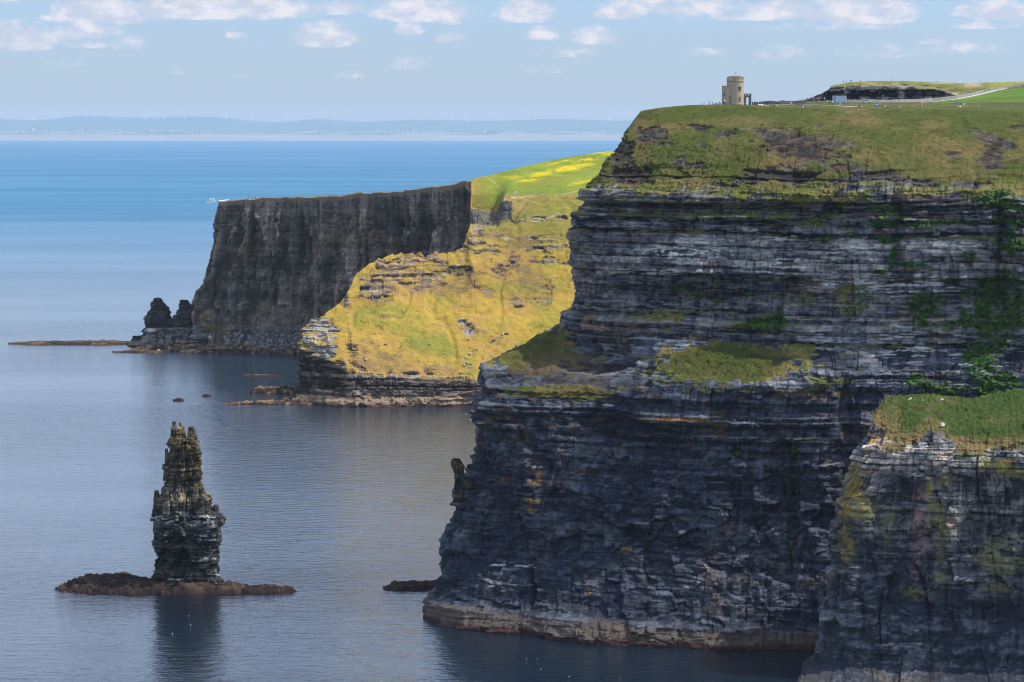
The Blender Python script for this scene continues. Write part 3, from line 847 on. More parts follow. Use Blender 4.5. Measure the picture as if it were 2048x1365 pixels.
    gcol_yel = np.array([0.43, 0.295, 0.050])
    gcol_grn = np.array([0.21, 0.23, 0.040])
    t = fbm(x / 26, y / 26, z / 18, 530, 4, .6) + 0.35 * vnoise(x / 2.6, y / 2.6, z / 2.2, 531) + 0.35 * vnoise(x / 1.2, y / 1.2, z / 1.3, 532)
    grn = ell(px, py, [(860,680,110,50,.8,30), (840,690,60,40,1), (780,620,80,14,.7), (960,690,60,40,.5), (1090,620,60,50,.4), (900,610,80,20,.4), (1150,520,.1,.1,0), (1000,650,60,30,.3), (925,720,40,20,.5), (1060,680,100,14,.8,-20), (1140,620,30,40,.5)], nzz, .9)
    drr = ell(px, py, [(730,720,60,50,.8,30), (900,560,120,40,.6), (1060,560,110,40,.9), (1050,490,100,40,.6), (690,620,30,40,.6), (950,660,60,40,.3), (860,740,100,12,.6)], nzz, .9)
    tc_ = lerp(gcol_yel, gcol_dry, sstep(t + drr * 0.8 - 0.1, -0.3, 0.8)[..., None])
    tc_ = lerp(tc_, gcol_grn, (sstep(-t * 0.9 + grn * 0.95 - .02, 0.0, 0.9) * 0.85)[..., None])
    tc_ = lerp(tc_, np.array([.21, .15, .085]), (sstep(fbm(x / 9, y / 9, z / 5, 537, 4, .6) + .5 * drr - .25 * grn, .18, .5) * .6)[..., None])
    dk = sstep(vnoise(x / 5, y / 5, z / 3, 533) + 0.5 * vnoise(x / 1.7, y / 1.7, z / 1.2, 534), 0.45, 1.1)
    tc_ = tc_ * lerp(1.0, 0.6, dk)[..., None]
    upper = sstep(rowt, 4.1, 5.2) * sstep(px, 935, 960)
    dull = lerp(np.array([0.17, 0.19, 0.035]), np.array([0.27, 0.20, 0.07]), sstep(t, -.4, .6)[..., None])
    tc_ = lerp(tc_, dull * lerp(1.0, 0.7, dk)[..., None], (upper * 0.75)[..., None])
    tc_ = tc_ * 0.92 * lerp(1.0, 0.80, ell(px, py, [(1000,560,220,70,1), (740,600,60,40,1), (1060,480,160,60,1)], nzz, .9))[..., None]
    # buttercup pasture on top
    field = sstep(rowt + 0.05 * nA, 7.35, 7.5) * sstep(px, 938, 1000)
    band = fbm(x / 70, y / 25 + x / 90, z * 0, 540, 3) + 0.35 * fbm(x / 16, y / 9, z * 0, 541, 3)
    yel = ell(px, py, [(1120,340,100,9,1,-12), (1180,318,60,6,1,-12), (1060,360,50,5,.9,-6), (1080,350,60,7,.8,-10), (1200,305,60,4,1,-12), (1160,366,60,5,.7,-12), (1130,322,60,3,.7,-14), (1030,355,30,6,.5)], nzz * .8, .7)
    fc = lerp(np.array([0.15, 0.20, 0.025]), np.array([0.21, 0.25, 0.03]), sstep(band, -.3, .4)[..., None])
    brnf = ell(px, py, [(1100,362,90,6,.8,-12), (1170,345,70,5,.5,-12)], nzz, .8)
    fc = mixc(fc, np.array([.24, .17, .045]), brnf * .7)
    fc = mixc(fc, np.array([0.58, 0.44, 0.012]), yel * sstep(band + vnoise(x / 2, y / 4, z, 543) * .5, -0.6, 0.1) * 0.9)
    tc_ = lerp(tc_, fc, field[..., None])
    # trodden paths
    path = ell(px, py, [(1150,384,60,1.6,1,-11), (1060,393,40,1.5,.9,-6), (985,363,26,1.6,.9,38), (965,352,12,1.5,.8,10), (1000,378,14,1.4,.6,30)], nA * .1, .6)
    tc_ = mixc(tc_, np.array([.36, .29, .2]), path * 0.8)
    scree = ell(px, py, [(936,665,14,14,1,35), (925,645,12,8,1), (650,705,16,26,1,40), (905,535,60,2.2,.9,-38), (860,560,30,2,.6,-20)], nA * .8, .4)
    tc_ = mixc(tc_, np.array([.34, .29, .26]), scree)
    pale = ell(px, py, [(1100,434,50,4,.7), (1060,442,34,3,.8), (1110,490,60,4,.6), (1085,478,40,4,.5), (1010,478,20,3,.5), (1035,395,22,2.5,.8), (950,470,10,30,.4), (1010,410,4,20,.5)], nA, .5)
    gmask = np.clip(1 - rockm * sstep(0.75 - flat * 0.35 + nA * 0.8, 0.25, 0.7), 0, 1)
    gmask = gmask * (1 - np.maximum.reduce([seacliff, back, tip_shade]))
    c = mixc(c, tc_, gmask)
    c = mixc(c, np.array([.50, .45, .38]), pale * sstep(rec['c1'] + 0.2, 0, .4) * .8)
    dkw = wall67 * (px > 930)
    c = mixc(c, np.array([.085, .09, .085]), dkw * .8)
    sg = sstep(vnoise(x / 3, y / 3, z / 3, 550), 0.55, 0.7) * tip_shade * (1 - sstep(z, 8, 16))
    c = mixc(c, IVY * 2, sg * .6)
    STORE['B'] = (P, rowt, project(P))
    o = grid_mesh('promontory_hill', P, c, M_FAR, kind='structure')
    o['label'] = 'sunlit yellow-green promontory with low rock cliff and buttercup pasture above'
    return o


# ================================================================== C: the far dark wall
C_COLS = [
 [('w',-225,2330,0), ('w',-225,2330,10), ('w',-224,2330,60), ('w',-222,2330,100), ('w',-215,2335,95), ('w',-200,2345,-6)],
 [(383,697), (386,605,2165), (412,530,2148), (437,404,2140), (460,410,2210), ('w',-215,2300,-6)],
 [(425,701), (430,640,2128), (442,530,2128), (472,400,2126), (480,408,2200), ('w',-200,2300,-6)],
 [(520,706), (520,645,2104), (530,530,2112), (540,394,2112), (540,403,2190), ('w',-170,2290,-6)],
 [(620,709), (620,645,2088), (620,530,2094), (620,390,2094), (620,400,2180), ('w',-140,2280,-6)],
 [(720,712), (720,645,2062), (720,530,2068), (720,385,2068), (720,396,2160), ('w',-110,2270,-6)],
 [(820,716), (820,645,2036), (820,530,2042), (820,377,2042), (820,389,2140), ('w',-75,2260,-6)],
 [(895,718), (895,645,2016), (895,530,2022), (895,366,2022), (895,380,2130), ('w',-45,2250,-6)],
 [(940,720), (940,645,2000), (940,530,2004), (940,357.5,2006), (944,370,2130), ('w',-25,2250,-6)],
 [(1000,722), (1000,645,1995), (1000,530,1998), (1010,380,2000), (1010,395,2120), ('w',0,2250,-6)],
]


def build_C():
    ctrl = sheet(C_COLS)
    D, tr, tcl = dense(ctrl, 1.3, smooth=(3, 5))
    u = arc(D)
    px, py = project(D)
    x, y, z = D[..., 0], D[..., 1], D[..., 2]
    rowt = tr[:, None] * np.ones_like(z)
    ba = Beds(23, -10, 230, 2.5, 9.0, 1.4)
    bb = Beds(28, -10, 230, 0.9, 2.6)
    d, rec = rock_disp(u, D, ba, bb, 600, A=0.12, B=0.1, butt=3.2, bw=30, flute=1.6, chunk=1.5, facet=2.0, fa=9, fb=34)
    nA = fbm(x / 6, y / 6, z / 4, 650, 4, .6)
    nzz = fbm(x / 22, y / 22, z / 22, 651, 3)
    d = d + 6.0 * ell(px, py, [(560,480,14,90), (650,560,12,90), (470,520,16,130), (700,500,10,80), (765,470,14,80), (840,440,12,70), (400,640,14,60), (590,590,10,60)], nzz, .6) \
        - 7.0 * ell(px, py, [(505,480,7,90), (602,460,6,70), (622,600,9,60), (690,620,8,50), (532,600,9,50), (735,520,7,80), (800,470,8,60), (445,470,5,70), (880,430,8,50)], nzz, .6)
    steep = np.where(rowt < 4.0, 1.0, np.clip(1 - (rowt - 4.0) * 6, 0.02, 1))
    top = sstep(z, 110, 122) * (1 - sstep(rowt, 4, 4.2))
    d = d * lerp(1.0, 0.45, top) * (1 - 0.75 * sstep(rowt, 3.8, 4.0))
    d = d - 2.5 * (1 - sstep(np.abs(rowt - 3.5), 0, 1.3)) * 0.4
    talus = 1 - sstep(rowt + 0.15 * nA, 1.6, 2.1)
    d = d * lerp(1, 0.45, talus)
    P, n0 = apply_disp(D, steep, d, 0.5 * nA + 0.7 * fbm(x / 18, y / 18, z, 640, 2))
    rimz = np.exp(-((rowt - 4.05) / .22) ** 2)
    ci = np.floor(x / 7 + .5 * vnoise(x / 20, y * 0, y * 0, 733)).astype(np.int64)
    P[..., 2] += rimz * (1.6 * (hash2(ci, ci, 731) - .6) + 1.4 * fbm(x / 24, y * 0, y * 0, 732, 3))
    c = rock_colour(rec, P, 700, dark=np.array([.055, .057, .062]), mid=np.array([.125, .122, .118]), light=np.array([.24, .225, .20]), lightness=0.03 + 0.3 * rec['f1'], bed=.3)
    c = c * 1.35 * np.array([1.18, 1.0, .88])
    vs = fbm(u[None, :] / 5 + 0 * z, z / 50, 0 * z, 710, 3)
    vs2 = fbm(u[None, :] / 1.8 + 0 * z, z / 22, 0 * z, 712, 2)
    c = c * np.clip(1.0 + 0.7 * vs + 0.7 * vs2, .35, 2)[..., None]
    och = ell(px, py, [(720,480,110,30,.8,4), (640,470,80,20,.5), (560,460,80,30,.3), (690,450,80,40,.35), (790,430,70,20,.4), (470,430,60,30,.3), (500,500,60,40,.25), (415,640,20,40,.8), (440,660,30,20,.7), (745,470,40,12,1)], nzz, .8)
    c = mixc(c, np.array([.20, .125, .045]), och * .6 * sstep(nA + .3, 0, .5))
    lg = ell(px, py, [(560,420,90,22,.8), (640,425,60,30,.4), (700,405,100,14,.6), (500,420,40,14,.5), (590,450,20,40,.5)], nzz, .8)
    c = mixc(c, np.array([.20, .18, .15]), lg * .5 * sstep(nA + .3, -.1, .5))
    rim = sstep(rowt, 3.90, 3.94) * (1 - sstep(rowt, 4.0, 4.05))
    c = mixc(c, np.array([.22, .175, .12]), rim * .75)
    # talus and mud slope
    mud = ell(px, py, [(570,635,110,28,1), (540,650,110,20,1), (620,650,60,20,1), (480,650,40,14,.5)], nzz, .6)
    c = mixc(c, np.array([.19, .155, .13]) * (1 + .35 * vs)[..., None], mud * .9)
    beach = ell(px, py, [(540,685,100,22,1)], nA, .5)
    c = mixc(c, np.array([.17, .165, .17]), beach * .8)
    g = ell(px, py, [(872,515,18,10,.6), (900,480,20,20,.3), (425,655,16,8,1,20)], nA, .6)
    c = mixc(c, np.array([.09, .12, .03]), g * .8)
    grs = sstep(rowt, 4.0, 4.06)
    c = mixc(c, lerp(np.array([.10, .12, .03]), np.array([.20, .17, .06]), sstep(nA, -.3, .5)[..., None]), grs)
    c = waterline_bands(c, P, 720, zs=5.0, zw=1.2, splash=np.array([.30, .21, .12]))
    STORE['C'] = (P, rowt, project(P))
    o = grid_mesh('far_headland_terrain', P, c, M_FAR, kind='structure')
    o['label'] = 'long dark fluted cliff wall of the flat-topped far headland'
    return o


# ================================================================== E: the near promontory at the right
E_COLS = [
 [('w',112,880,0), ('w',112,881,3), ('w',113,881,5), ('w',116,882,25), ('w',120,884,55), ('w',128,888,76), ('w',132,890,80), ('w',138,893,84), ('w',142,896,80), ('w',146,900,-5)],
 [(1597,1392), (1604,1332,855), (1628,1318,860), (1652,1200,862), (1670,1010,866), (1730,858,868), (1738,840,870), (1746,829,873), (1752,840,884), ('w',118,905,-5)],
 [(1690,1406), (1692,1338,843), (1698,1322,849), (1698,1200,851), (1700,1010,856), (1752,902,858), (1764,860,864), (1783,792,880), (1790,805,892), ('w',125,915,-5)],
 [(1800,1415), (1800,1346,836), (1804,1330,842), (1808,1200,844), (1812,1010,848), (1825,898,851), (1832,855,860), (1842,789,882), (1845,800,896), ('w',140,925,-5)],
 [(1920,1420), (1920,1350,831), (1920,1335,837), (1920,1200,839), (1920,1010,843), (1918,910,846), (1920,862,856), (1926,797,881), (1926,806,896), ('w',155,930,-5)],
 [(2048,1425), (2048,1352,826), (2048,1338,832), (2048,1200,834), (2048,1010,838), (2048,906,842), (2048,850,855), (2048,781,886), (2048,790,902), ('w',180,935,-5)],
 [(2280,1430), (2280,1352,818), (2280,1338,824), (2280,1200,826), (2280,1010,830), (2280,905,834), (2280,840,850), (2280,765,886), (2280,775,905), ('w',225,940,-5)],
]


def build_E():
    ctrl = extend(sheet(E_COLS), 260, -30)
    D, tr, tcl = dense(ctrl, 1.4, smooth=(4, 7))
    u = arc(D)
    px, py = project(D)
    x, y, z = D[..., 0], D[..., 1], D[..., 2]
    rowt = tr[:, None] * np.ones_like(z)
    ba = Beds(33, -10, 230, 1.6, 7.0, 1.6)
    bb = Beds(38, -10, 230, 0.35, 2.4, 2.0)
    d, rec = rock_disp(u, D, ba, bb, 800, A=lerp(.55, 1.0, sstep(z, 55, 70)), B=0.45, butt=2.0, bw=20, flute=0.9, chunk=0.9, facet=1.2, fa=6.5, fb=8.5)
    nA = fbm(x / 3, y / 3, z / 1.8, 850, 4, .6)
    nzz = fbm(x / 9, y / 9, z / 7, 851, 3)
    hollow = ell(px, py, [(1965,1040,60,60,1), (1980,1240,70,40,.9), (1800,1010,50,70,.9), (1725,1230,14,60,.7), (1870,1130,40,30,.5), (2035,1050,20,40,.6), (1780,1160,25,40,.5), (1850,1215,26,16,.5)], nzz, .6)
    d = d - 4.2 * hollow
    # beds standing out under the turf
    zz = [-10, 66, 71.0, 71.4, 77, 77.5, 79, 130]
    oo = [0, 0, -0.6, 0.9, 1.2, 0.2, 0, 0]
    d = d + np.interp(z + nzz * .8, zz, oo)
    steep = row_blend(tr, [.3, .35, .3, .4, 1, 1, .9, .25, .05, .05, .5])[:, None] * np.ones_like(z)
    capc = np.interp(px, [1735, 1765, 1790, 1830, 1850, 1880, 1905, 1940, 2000, 2048, 2280], [835, 862, 884, 886, 868, 872, 890, 912, 902, 906, 900])
    steep = np.maximum(steep, .8 * sstep(py - capc, -4, 6) * (rowt > 5.5) * (rowt < 7.2))
    turf = 1.6 * fbm(x / 7, y / 7, z / 7, 860, 3) + 0.9 * np.abs(vnoise(x / 1.3, y / 1.3, z / 1.3, 861)) + .5 * vnoise(x / .6, y / .6, z / .6, 862)
    P, n0 = apply_disp(D, steep, d, turf)
    nh = n0.copy()
    nh[..., 2] = 0.2
    flat = smooth_axis(smooth_axis(normals(P), 2, 0), 2, 1)[..., 2]
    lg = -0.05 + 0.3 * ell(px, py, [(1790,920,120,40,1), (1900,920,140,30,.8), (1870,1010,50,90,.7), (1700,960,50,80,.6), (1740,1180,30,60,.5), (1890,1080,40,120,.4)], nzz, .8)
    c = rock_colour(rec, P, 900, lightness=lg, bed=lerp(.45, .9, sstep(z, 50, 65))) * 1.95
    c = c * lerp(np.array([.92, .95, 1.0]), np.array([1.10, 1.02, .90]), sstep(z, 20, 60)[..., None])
    yl = ell(px, py, [(1705,1000,50,110,.8), (1860,990,20,60,1), (1870,1040,26,50,.7), (1890,960,20,40,.6), (1990,930,60,22,.9), (2020,945,40,16,1), (1830,1190,60,30,.6), (2000,1110,50,50,.5), (1690,1080,30,60,.6), (1775,1050,20,60,.4),
                      (1985,1180,40,20,.5), (2030,1075,30,14,.8), (1880,1160,30,30,.5), (1880,1090,20,90,.4)], nzz, .6)
    c = mixc(c, LICHEN * 1.2, np.clip(yl * 1.1 * sstep(nA + .5 * rec['pb'] - .15, -.3, .15), 0, .88))
    oc = ell(px, py, [(1700,980,40,60,.7), (1712,1020,24,40,.7), (1745,900,20,60,.8), (2020,925,30,20,.8), (1690,1090,16,60,.6), (1738,890,8,30,1), (1960,910,90,8,.5)], nA, .7)
    c = mixc(c, OCHRE * 1.25, oc * .8 * sstep(nA, -.1, .25))
    rdd = ell(px, py, [(1835,1020,22,60,1,6), (1845,1090,20,60,.9,10), (1828,1130,12,50,.8)], nA, .7)
    c = mixc(c, np.array([.30, .19, .19]), rdd * .8 * sstep(nA + .3, 0, .4))
    gu = ell(px, py, [(1840,900,34,6,1), (1850,893,16,10,.8), (1735,893,30,3,1), (1830,950,20,4,1), (1730,1200,20,10,.8), (1712,1150,14,30,.7), (1745,1230,30,20,.5), (1730,940,20,10,.5), (1890,930,14,60,.5), (1960,915,60,10,.5), (1850,925,30,20,.4), (1920,1000,8,60,.4), (1800,1290,60,8,.4)], nA, .5)
    c = ledge_guano(c, rec, P, gu, 910)
    streak = sstep(vnoise(u[None, :] / .6 + 0 * z, z / 10, 0 * z, 915) + .5 * vnoise(u[None, :] / 4 + 0 * z, z / 20, 0 * z, 916), .55, 1.1)
    c = mixc(c, ROCK_L * 1.5, streak * .5 * sstep(z, 30, 60))
    capb = sstep(z + nzz, 69, 71) * (1 - sstep(z, 78, 82))
    c = c * (1 + .8 * capb * sstep(nA, -.3, .2))[..., None]
    c = waterline_bands(c, P, 920, zs=3.0, zw=.6, splash=np.array([.075, .07, .075]))
    line = row_blend(tr, [0, 0, 0, 0, 0, 0, .55, 1, 1, 1, 0])[:, None] * np.ones_like(z)
    tb = np.interp(px, [1735, 1765, 1790, 1830, 1850, 1880, 1905, 1940, 2000, 2048, 2280], [835, 862, 884, 886, 868, 872, 890, 912, 902, 906, 900])
    gm = sstep(tb - py + 22 * nA + 10 * nzz, -3, 4) * (rowt > 5.2)
    gm = np.maximum(gm, ell(px, py, [(1790,895,28,14,1), (1940,905,50,14,.8)], nA, .5))
    edge = np.clip(1 - np.abs(tb - 12 - py) / 26, 0, 1)
    dry = -0.70 + 0.85 * edge + 0.7 * ell(px, py, [(1770,850,50,50,1), (1790,800,60,14,.7), (1990,890,80,22,1), (1850,880,40,12,.8), (1930,890,60,20,1), (1790,893,40,20,1)], nzz, .6)
    tcol = turf_colour(P, 940, green=np.array([.050, .085, .018]), dry=np.array([.20, .15, .065]), dryness=dry + .35 * nzz + .25, fine=.8)
    c = mixc(c, tcol, gm)
    P = P + nh * (gm * .25 * vnoise(x / .7, y / .7, z / .7, 871))[..., None]
    STORE['E'] = (P, rowt, project(P))
    o = grid_mesh('near_promontory_terrain', P, c, M_NEAR, kind='structure')
    o['label'] = 'near grass-capped rock promontory with yellow lichen at the lower corner'
    return o


# ================================================================== G: the cut cliff behind the plateau
G_COLS = [
 [(1560,215,1690), (1560,212,1700), (1560,210,1705), (1560,211,1800), (1560,215,2000)],
 [(1610,215,1680), (1612,206,1690), (1615,201,1700), (1620,201,1760), (1620,215,2000)],
 [(1640,215,1672), (1642,196,1680), (1645,190,1690), (1650,190,1750), (1650,212,2000)],
 [(1655,215,1668), (1657,192,1674), (1660,178,1680), (1663,172,1690), (1665,200,2000)],
 [(1672,215,1660), (1670,190,1664), (1670,175,1668), (1675,169.5,1700), (1680,200,2000)],
 [(1710,215,1650), (1710,190,1652), (1710,171,1655), (1710,164.5,1720), (1710,195,2000)],
 [(1780,215,1640), (1780,192,1642), (1780,173,1645), (1780,162.5,1740), (1780,180,2000)],
 [(1840,215,1630), (1840,195,1632), (1840,177,1636), (1840,164,1740), (1840,175,2000)],
 [(1890,215,1620), (1890,200,1625), (1890,182,1630), (1890,165.5,1740), (1890,175,2000)],
 [(1930,215,1610), (1930,205,1620), (1930,194,1640), (1930,167,1740), (1930,175,2000)],
 [(1980,215,1610), (1980,200,1640), (1980,185,1660), (1980,166,1740), (1980,168,2000)],
 [(2060,215,1610), (2060,195,1640), (2060,180,1660), (2060,164.5,1740), (2060,164,2000)],
 [(2300,215,1610), (2300,190,1640), (2300,175,1660), (2300,158,1740), (2300,150,2000)],
]


def build_G():
    cols = []
    for cc in G_COLS:
        cols.append([at(*e) for e in cc])
    ctrl = extend(np.array(cols).transpose(1, 0, 2), 500, 0)
    D, tr, tcl = dense(ctrl, 0.7, smooth=(2, 3))
    u = arc(D)
    px, py = project(D)
    x, y, z = D[..., 0], D[..., 1], D[..., 2]
    rowt = tr[:, None] * np.ones_like(z)
    ba = Beds(43, 180, 260, 1.5, 4.0)
    bb = Beds(48, 180, 260, .6, 1.4)
    d, rec = rock_disp(u, D, ba, bb, 1000, A=1.2, B=.6, butt=2.5, bw=16, chunk=1.0)
    nA = fbm(x / 4, y / 4, z / 2.5, 1050, 4, .6)
    facem = (1 - sstep(rowt + .12 * nA, 1.9, 2.1)) * (px < 1925)
    steep = facem
    P, n0 = apply_disp(D, steep, d, .8 * nA * (rowt < 3.2))
    c = rock_colour(rec, P, 1100, lightness=.05)
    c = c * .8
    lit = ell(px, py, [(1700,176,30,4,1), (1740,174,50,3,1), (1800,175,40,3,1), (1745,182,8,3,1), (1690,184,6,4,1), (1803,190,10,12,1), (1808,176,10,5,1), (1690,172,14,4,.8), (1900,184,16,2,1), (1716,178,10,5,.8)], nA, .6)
    c = mixc(c, np.array([.38, .32, .23]), lit * .85)  # sunlit patches of the face painted in as pale colour
    t = turf_colour(P, 1140, green=np.array([.10, .13, .03]), dry=np.array([.26, .21, .07]), dryness=0.1, fine=2.5)
    c = mixc(c, t, 1 - facem)
    tan = ell(px, py, [(1945,170,24,6,1), (1910,188,10,2.5,1), (1880,167,40,1.5,.9), (1790,168,10,2,.7), (1740,166.5,16,1.5,.7)], nA, .5)
    c = mixc(c, np.array([.40, .30, .20]), tan * .8)
    dk = ell(px, py, [(1905,182,14,2,1), (1880,176,10,2,1), (1850,172,12,1.5,.8), (1810,170,8,3,1), (1920,180,5,2,1)], nA, .5)
    c = mixc(c, np.array([.05, .05, .05]), dk)
    yl = sstep(px, 1965, 1985)
    c = mixc(c, np.array([.24, .24, .04]), yl * .9)
    STORE['G'] = (P, rowt, project(P))
    o = grid_mesh('quarry_hill', P, c, M_FAR, kind='structure')
    o['label'] = 'turf-topped dark rock face behind the plateau path'
    return o


build_A()
build_B()
build_C()
build_E()
build_G()
# ================================================================== sea, far coast, rocks in the water
def build_sea():
    m = bpy.data.materials.new('sea water')
    m.use_nodes = True
    nt = m.node_tree
    bs = nt.nodes['Principled BSDF']
    geo = nt.nodes.new('ShaderNodeNewGeometry')
    pos = geo.outputs['Position']
    sp = nt.nodes.new('ShaderNodeSeparateXYZ')
    nt.links.new(pos, sp.inputs[0])

    def mapped(sx, sy, rot=0.0):
        mp = nt.nodes.new('ShaderNodeMapping')
        mp.inputs['Scale'].default_value = (sx, sy, 1)
        mp.inputs['Rotation'].default_value = (0, 0, rot)
        nt.links.new(pos, mp.inputs[0])
        return mp.outputs[0]
    w1 = nnoise(nt, mapped(0.10, 0.22, 0.25), 1.0, 3, 0.55)
    w2 = nnoise(nt, mapped(0.45, 0.8, -0.2), 1.0, 3, 0.6)
    w3 = nnoise(nt, mapped(0.012, 0.03, 0.2), 1.0, 3, 0.5)
    # wind lanes and slicks: wide, drawn out patches of rougher and smoother water
    s1 = nnoise(nt, mapped(0.0016, 0.0045, 0.12), 1.0, 5, 0.6)
    s2 = nnoise(nt, mapped(0.0003, 0.0014, 0.08), 1.0, 4, 0.5)
    slick = nmath(nt, 'ADD', nmath(nt, 'MULTIPLY', s1, 0.4), nmath(nt, 'MULTIPLY', s2, 0.6))
    lane = nsmooth(nt, slick, 0.42, 0.60)
    h = nmath(nt, 'ADD', nmath(nt, 'MULTIPLY', w1, 1.0), nmath(nt, 'MULTIPLY', w2, 0.28))
    h = nmath(nt, 'ADD', h, nmath(nt, 'MULTIPLY', w3, 0.5))
    bp = nt.nodes.new('ShaderNodeBump')
    bp.inputs['Distance'].default_value = WAVE if 'WAVE' in globals() else 0.8
    nt.links.new(nsmooth(nt, slick, 0.40, 0.60, 1.15, 0.45), bp.inputs['Strength'])
    nt.links.new(h, bp.inputs['Height'])
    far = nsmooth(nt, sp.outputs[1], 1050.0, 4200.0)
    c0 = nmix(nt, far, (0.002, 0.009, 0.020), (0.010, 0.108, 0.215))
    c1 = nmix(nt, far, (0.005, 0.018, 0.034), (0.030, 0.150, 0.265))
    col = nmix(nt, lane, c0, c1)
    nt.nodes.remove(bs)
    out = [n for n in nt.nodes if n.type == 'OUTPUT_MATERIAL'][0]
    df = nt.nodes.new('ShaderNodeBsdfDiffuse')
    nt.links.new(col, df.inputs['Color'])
    gl = nt.nodes.new('ShaderNodeBsdfGlossy')
    gl.inputs['Roughness'].default_value = 0.13
    nt.links.new(bp.outputs[0], gl.inputs['Normal'])
    fr = nt.nodes.new('ShaderNodeFresnel')
    fr.inputs['IOR'].default_value = 1.38
    nt.links.new(bp.outputs[0], fr.inputs['Normal'])
    # wind-roughened water mirrors less and less of the sky towards the horizon
    keep = nsmooth(nt, sp.outputs[1], 1500.0, 6500.0, 1.0, 0.24)
    fac = nmath(nt, 'MULTIPLY', nmath(nt, 'MINIMUM', nmath(nt, 'MULTIPLY', fr.outputs[0], 1.5), 0.88), keep)
    mx = nt.nodes.new('ShaderNodeMixShader')
    nt.links.new(fac, mx.inputs[0])
    nt.links.new(df.outputs[0], mx.inputs[1])
    nt.links.new(gl.outputs[0], mx.inputs[2])
    nt.links.new(mx.outputs[0], out.inputs['Surface'])
    me = bpy.data.meshes.new('sea')
    xs = [-60000, -3000, -400, 400, 3000, 60000]
    ys = [-3000, 300, 1500, 5000, 15000, 47800]
    vs = [(a, b, 0) for b in ys for a in xs]
    fs = [(j * 6 + i, j * 6 + i + 1, (j + 1) * 6 + i + 1, (j + 1) * 6 + i) for j in range(5) for i in range(5)]
    me.from_pydata(vs, [], fs)
    me.materials.append(m)
    o = bpy.data.objects.new('sea', me)
    COL.objects.link(o)
    o['kind'] = 'structure'
    o['label'] = 'rippled blue sea with paler wind lanes'


def build_coast():
    """low shore and three ranges of far hills across the bay"""
    mat = land_material('far hills', 0.0006, 0.1, contrast=0.2)  # hill albedos below hold part of the blue haze
    X = np.linspace(-34000, 34000, 700)
    pxs = 1024 + F * X / 52000.0

    def ridge(pts, seed, Y, rows=14, depth=2500, z0=10, rough=6):
        xs = np.array([p[0] for p in pts], float)
        ys = np.array([p[1] for p in pts], float)
        yy = np.interp(pxs, xs, ys)
        k = np.ones(9) / 9
        yy = np.convolve(np.pad(yy, 4, mode='edge'), k, 'valid')
        crest = H + (262 - yy) * Y / F
        P = np.zeros((rows * 2, len(X), 3))
        for r in range(rows * 2):
            t = r / (rows - 1.0)
            f = math.sin(min(t, 2) * math.pi / 2) ** 0.8 if t <= 2 else 0
            P[r, :, 0] = X * (Y / 52000.0)
            P[r, :, 1] = Y - depth + depth * t
            P[r, :, 2] = z0 + (crest - z0) * max(f, 0)
        x, y, z = P[..., 0], P[..., 1], P[..., 2]
        P[..., 2] += rough * 3 * fbm(x / 900, y / 900, z * 0, seed, 4) * np.clip((z - z0) / 60, 0, 1)
        return P
    # the low foreshore, coloured pale to stand for the haze band, then rising ground
    shore = np.zeros((8, len(X), 3))
    zz = [-6, 2, 30, 60, 82, 95, 110, 90]
    yy = [47000, 47600, 47900, 48300, 48800, 49500, 50500, 52000]
    for r in range(8):
        shore[r, :, 0] = X
        shore[r, :, 1] = yy[r]
        shore[r, :, 2] = zz[r] + (6 * fbm(X / 2500, X * 0, X * 0, 30, 3) if 1 < r else 0)
    col = np.ones(shore.shape) * np.array([.20, .20, .215])
    o = grid_mesh('coast_terrain', shore, col, mat, kind='structure')
    o['label'] = 'pale hazy foreshore of the far coast'
    base = ridge([(-900, 262), (0, 262), (300, 261), (500, 263), (700, 262), (1000, 262), (1260, 263), (3000, 262)], 41, 51500, depth=1500, z0=60)
    n = fbm(base[..., 0] / 500, base[..., 1] / 300, base[..., 2] * 0, 43, 3)
    c = lerp(np.array([.07, .12, .14]), np.array([.17, .21, .22]), sstep(n, -.2, .4)[..., None])
    grid_mesh('lowland_terrain', base, c, mat, kind='structure')['label'] = 'hazy lowland behind the far shore'
    lo = ridge([(-900, 250), (0, 247), (180, 247), (260, 250), (340, 249), (430, 250), (520, 252), (640, 253), (760, 250), (900, 251), (1100, 250), (1260, 252), (3000, 250)], 45, 54500, depth=2500, z0=70)
    c = np.ones(lo.shape) * np.array([.085, .14, .17])
    grid_mesh('low_hills', lo, c, mat, kind='structure')['label'] = 'low hazy hills across the bay'
    hi = ridge([(-900, 240), (-300, 244), (0, 238), (40, 240), (90, 242), (120, 238), (155, 233), (190, 231.5), (215, 233), (245, 237), (270, 236), (330, 235), (380, 234), (425, 233), (440, 234), (500, 241), (550, 246), (575, 245),
                (600, 240), (640, 238), (665, 238), (690, 243), (705, 245), (740, 243), (800, 241), (870, 240), (920, 242), (980, 242), (1040, 241), (1090, 238.5), (1150, 239), (1200, 241), (1260, 242), (1500, 240), (3000, 240)], 47, 58000, depth=3000, z0=70)
    c = np.ones(hi.shape) * np.array([.075, .13, .17])
    grid_mesh('hills', hi, c, mat, kind='structure')['label'] = 'long hazy blue hills on the horizon'


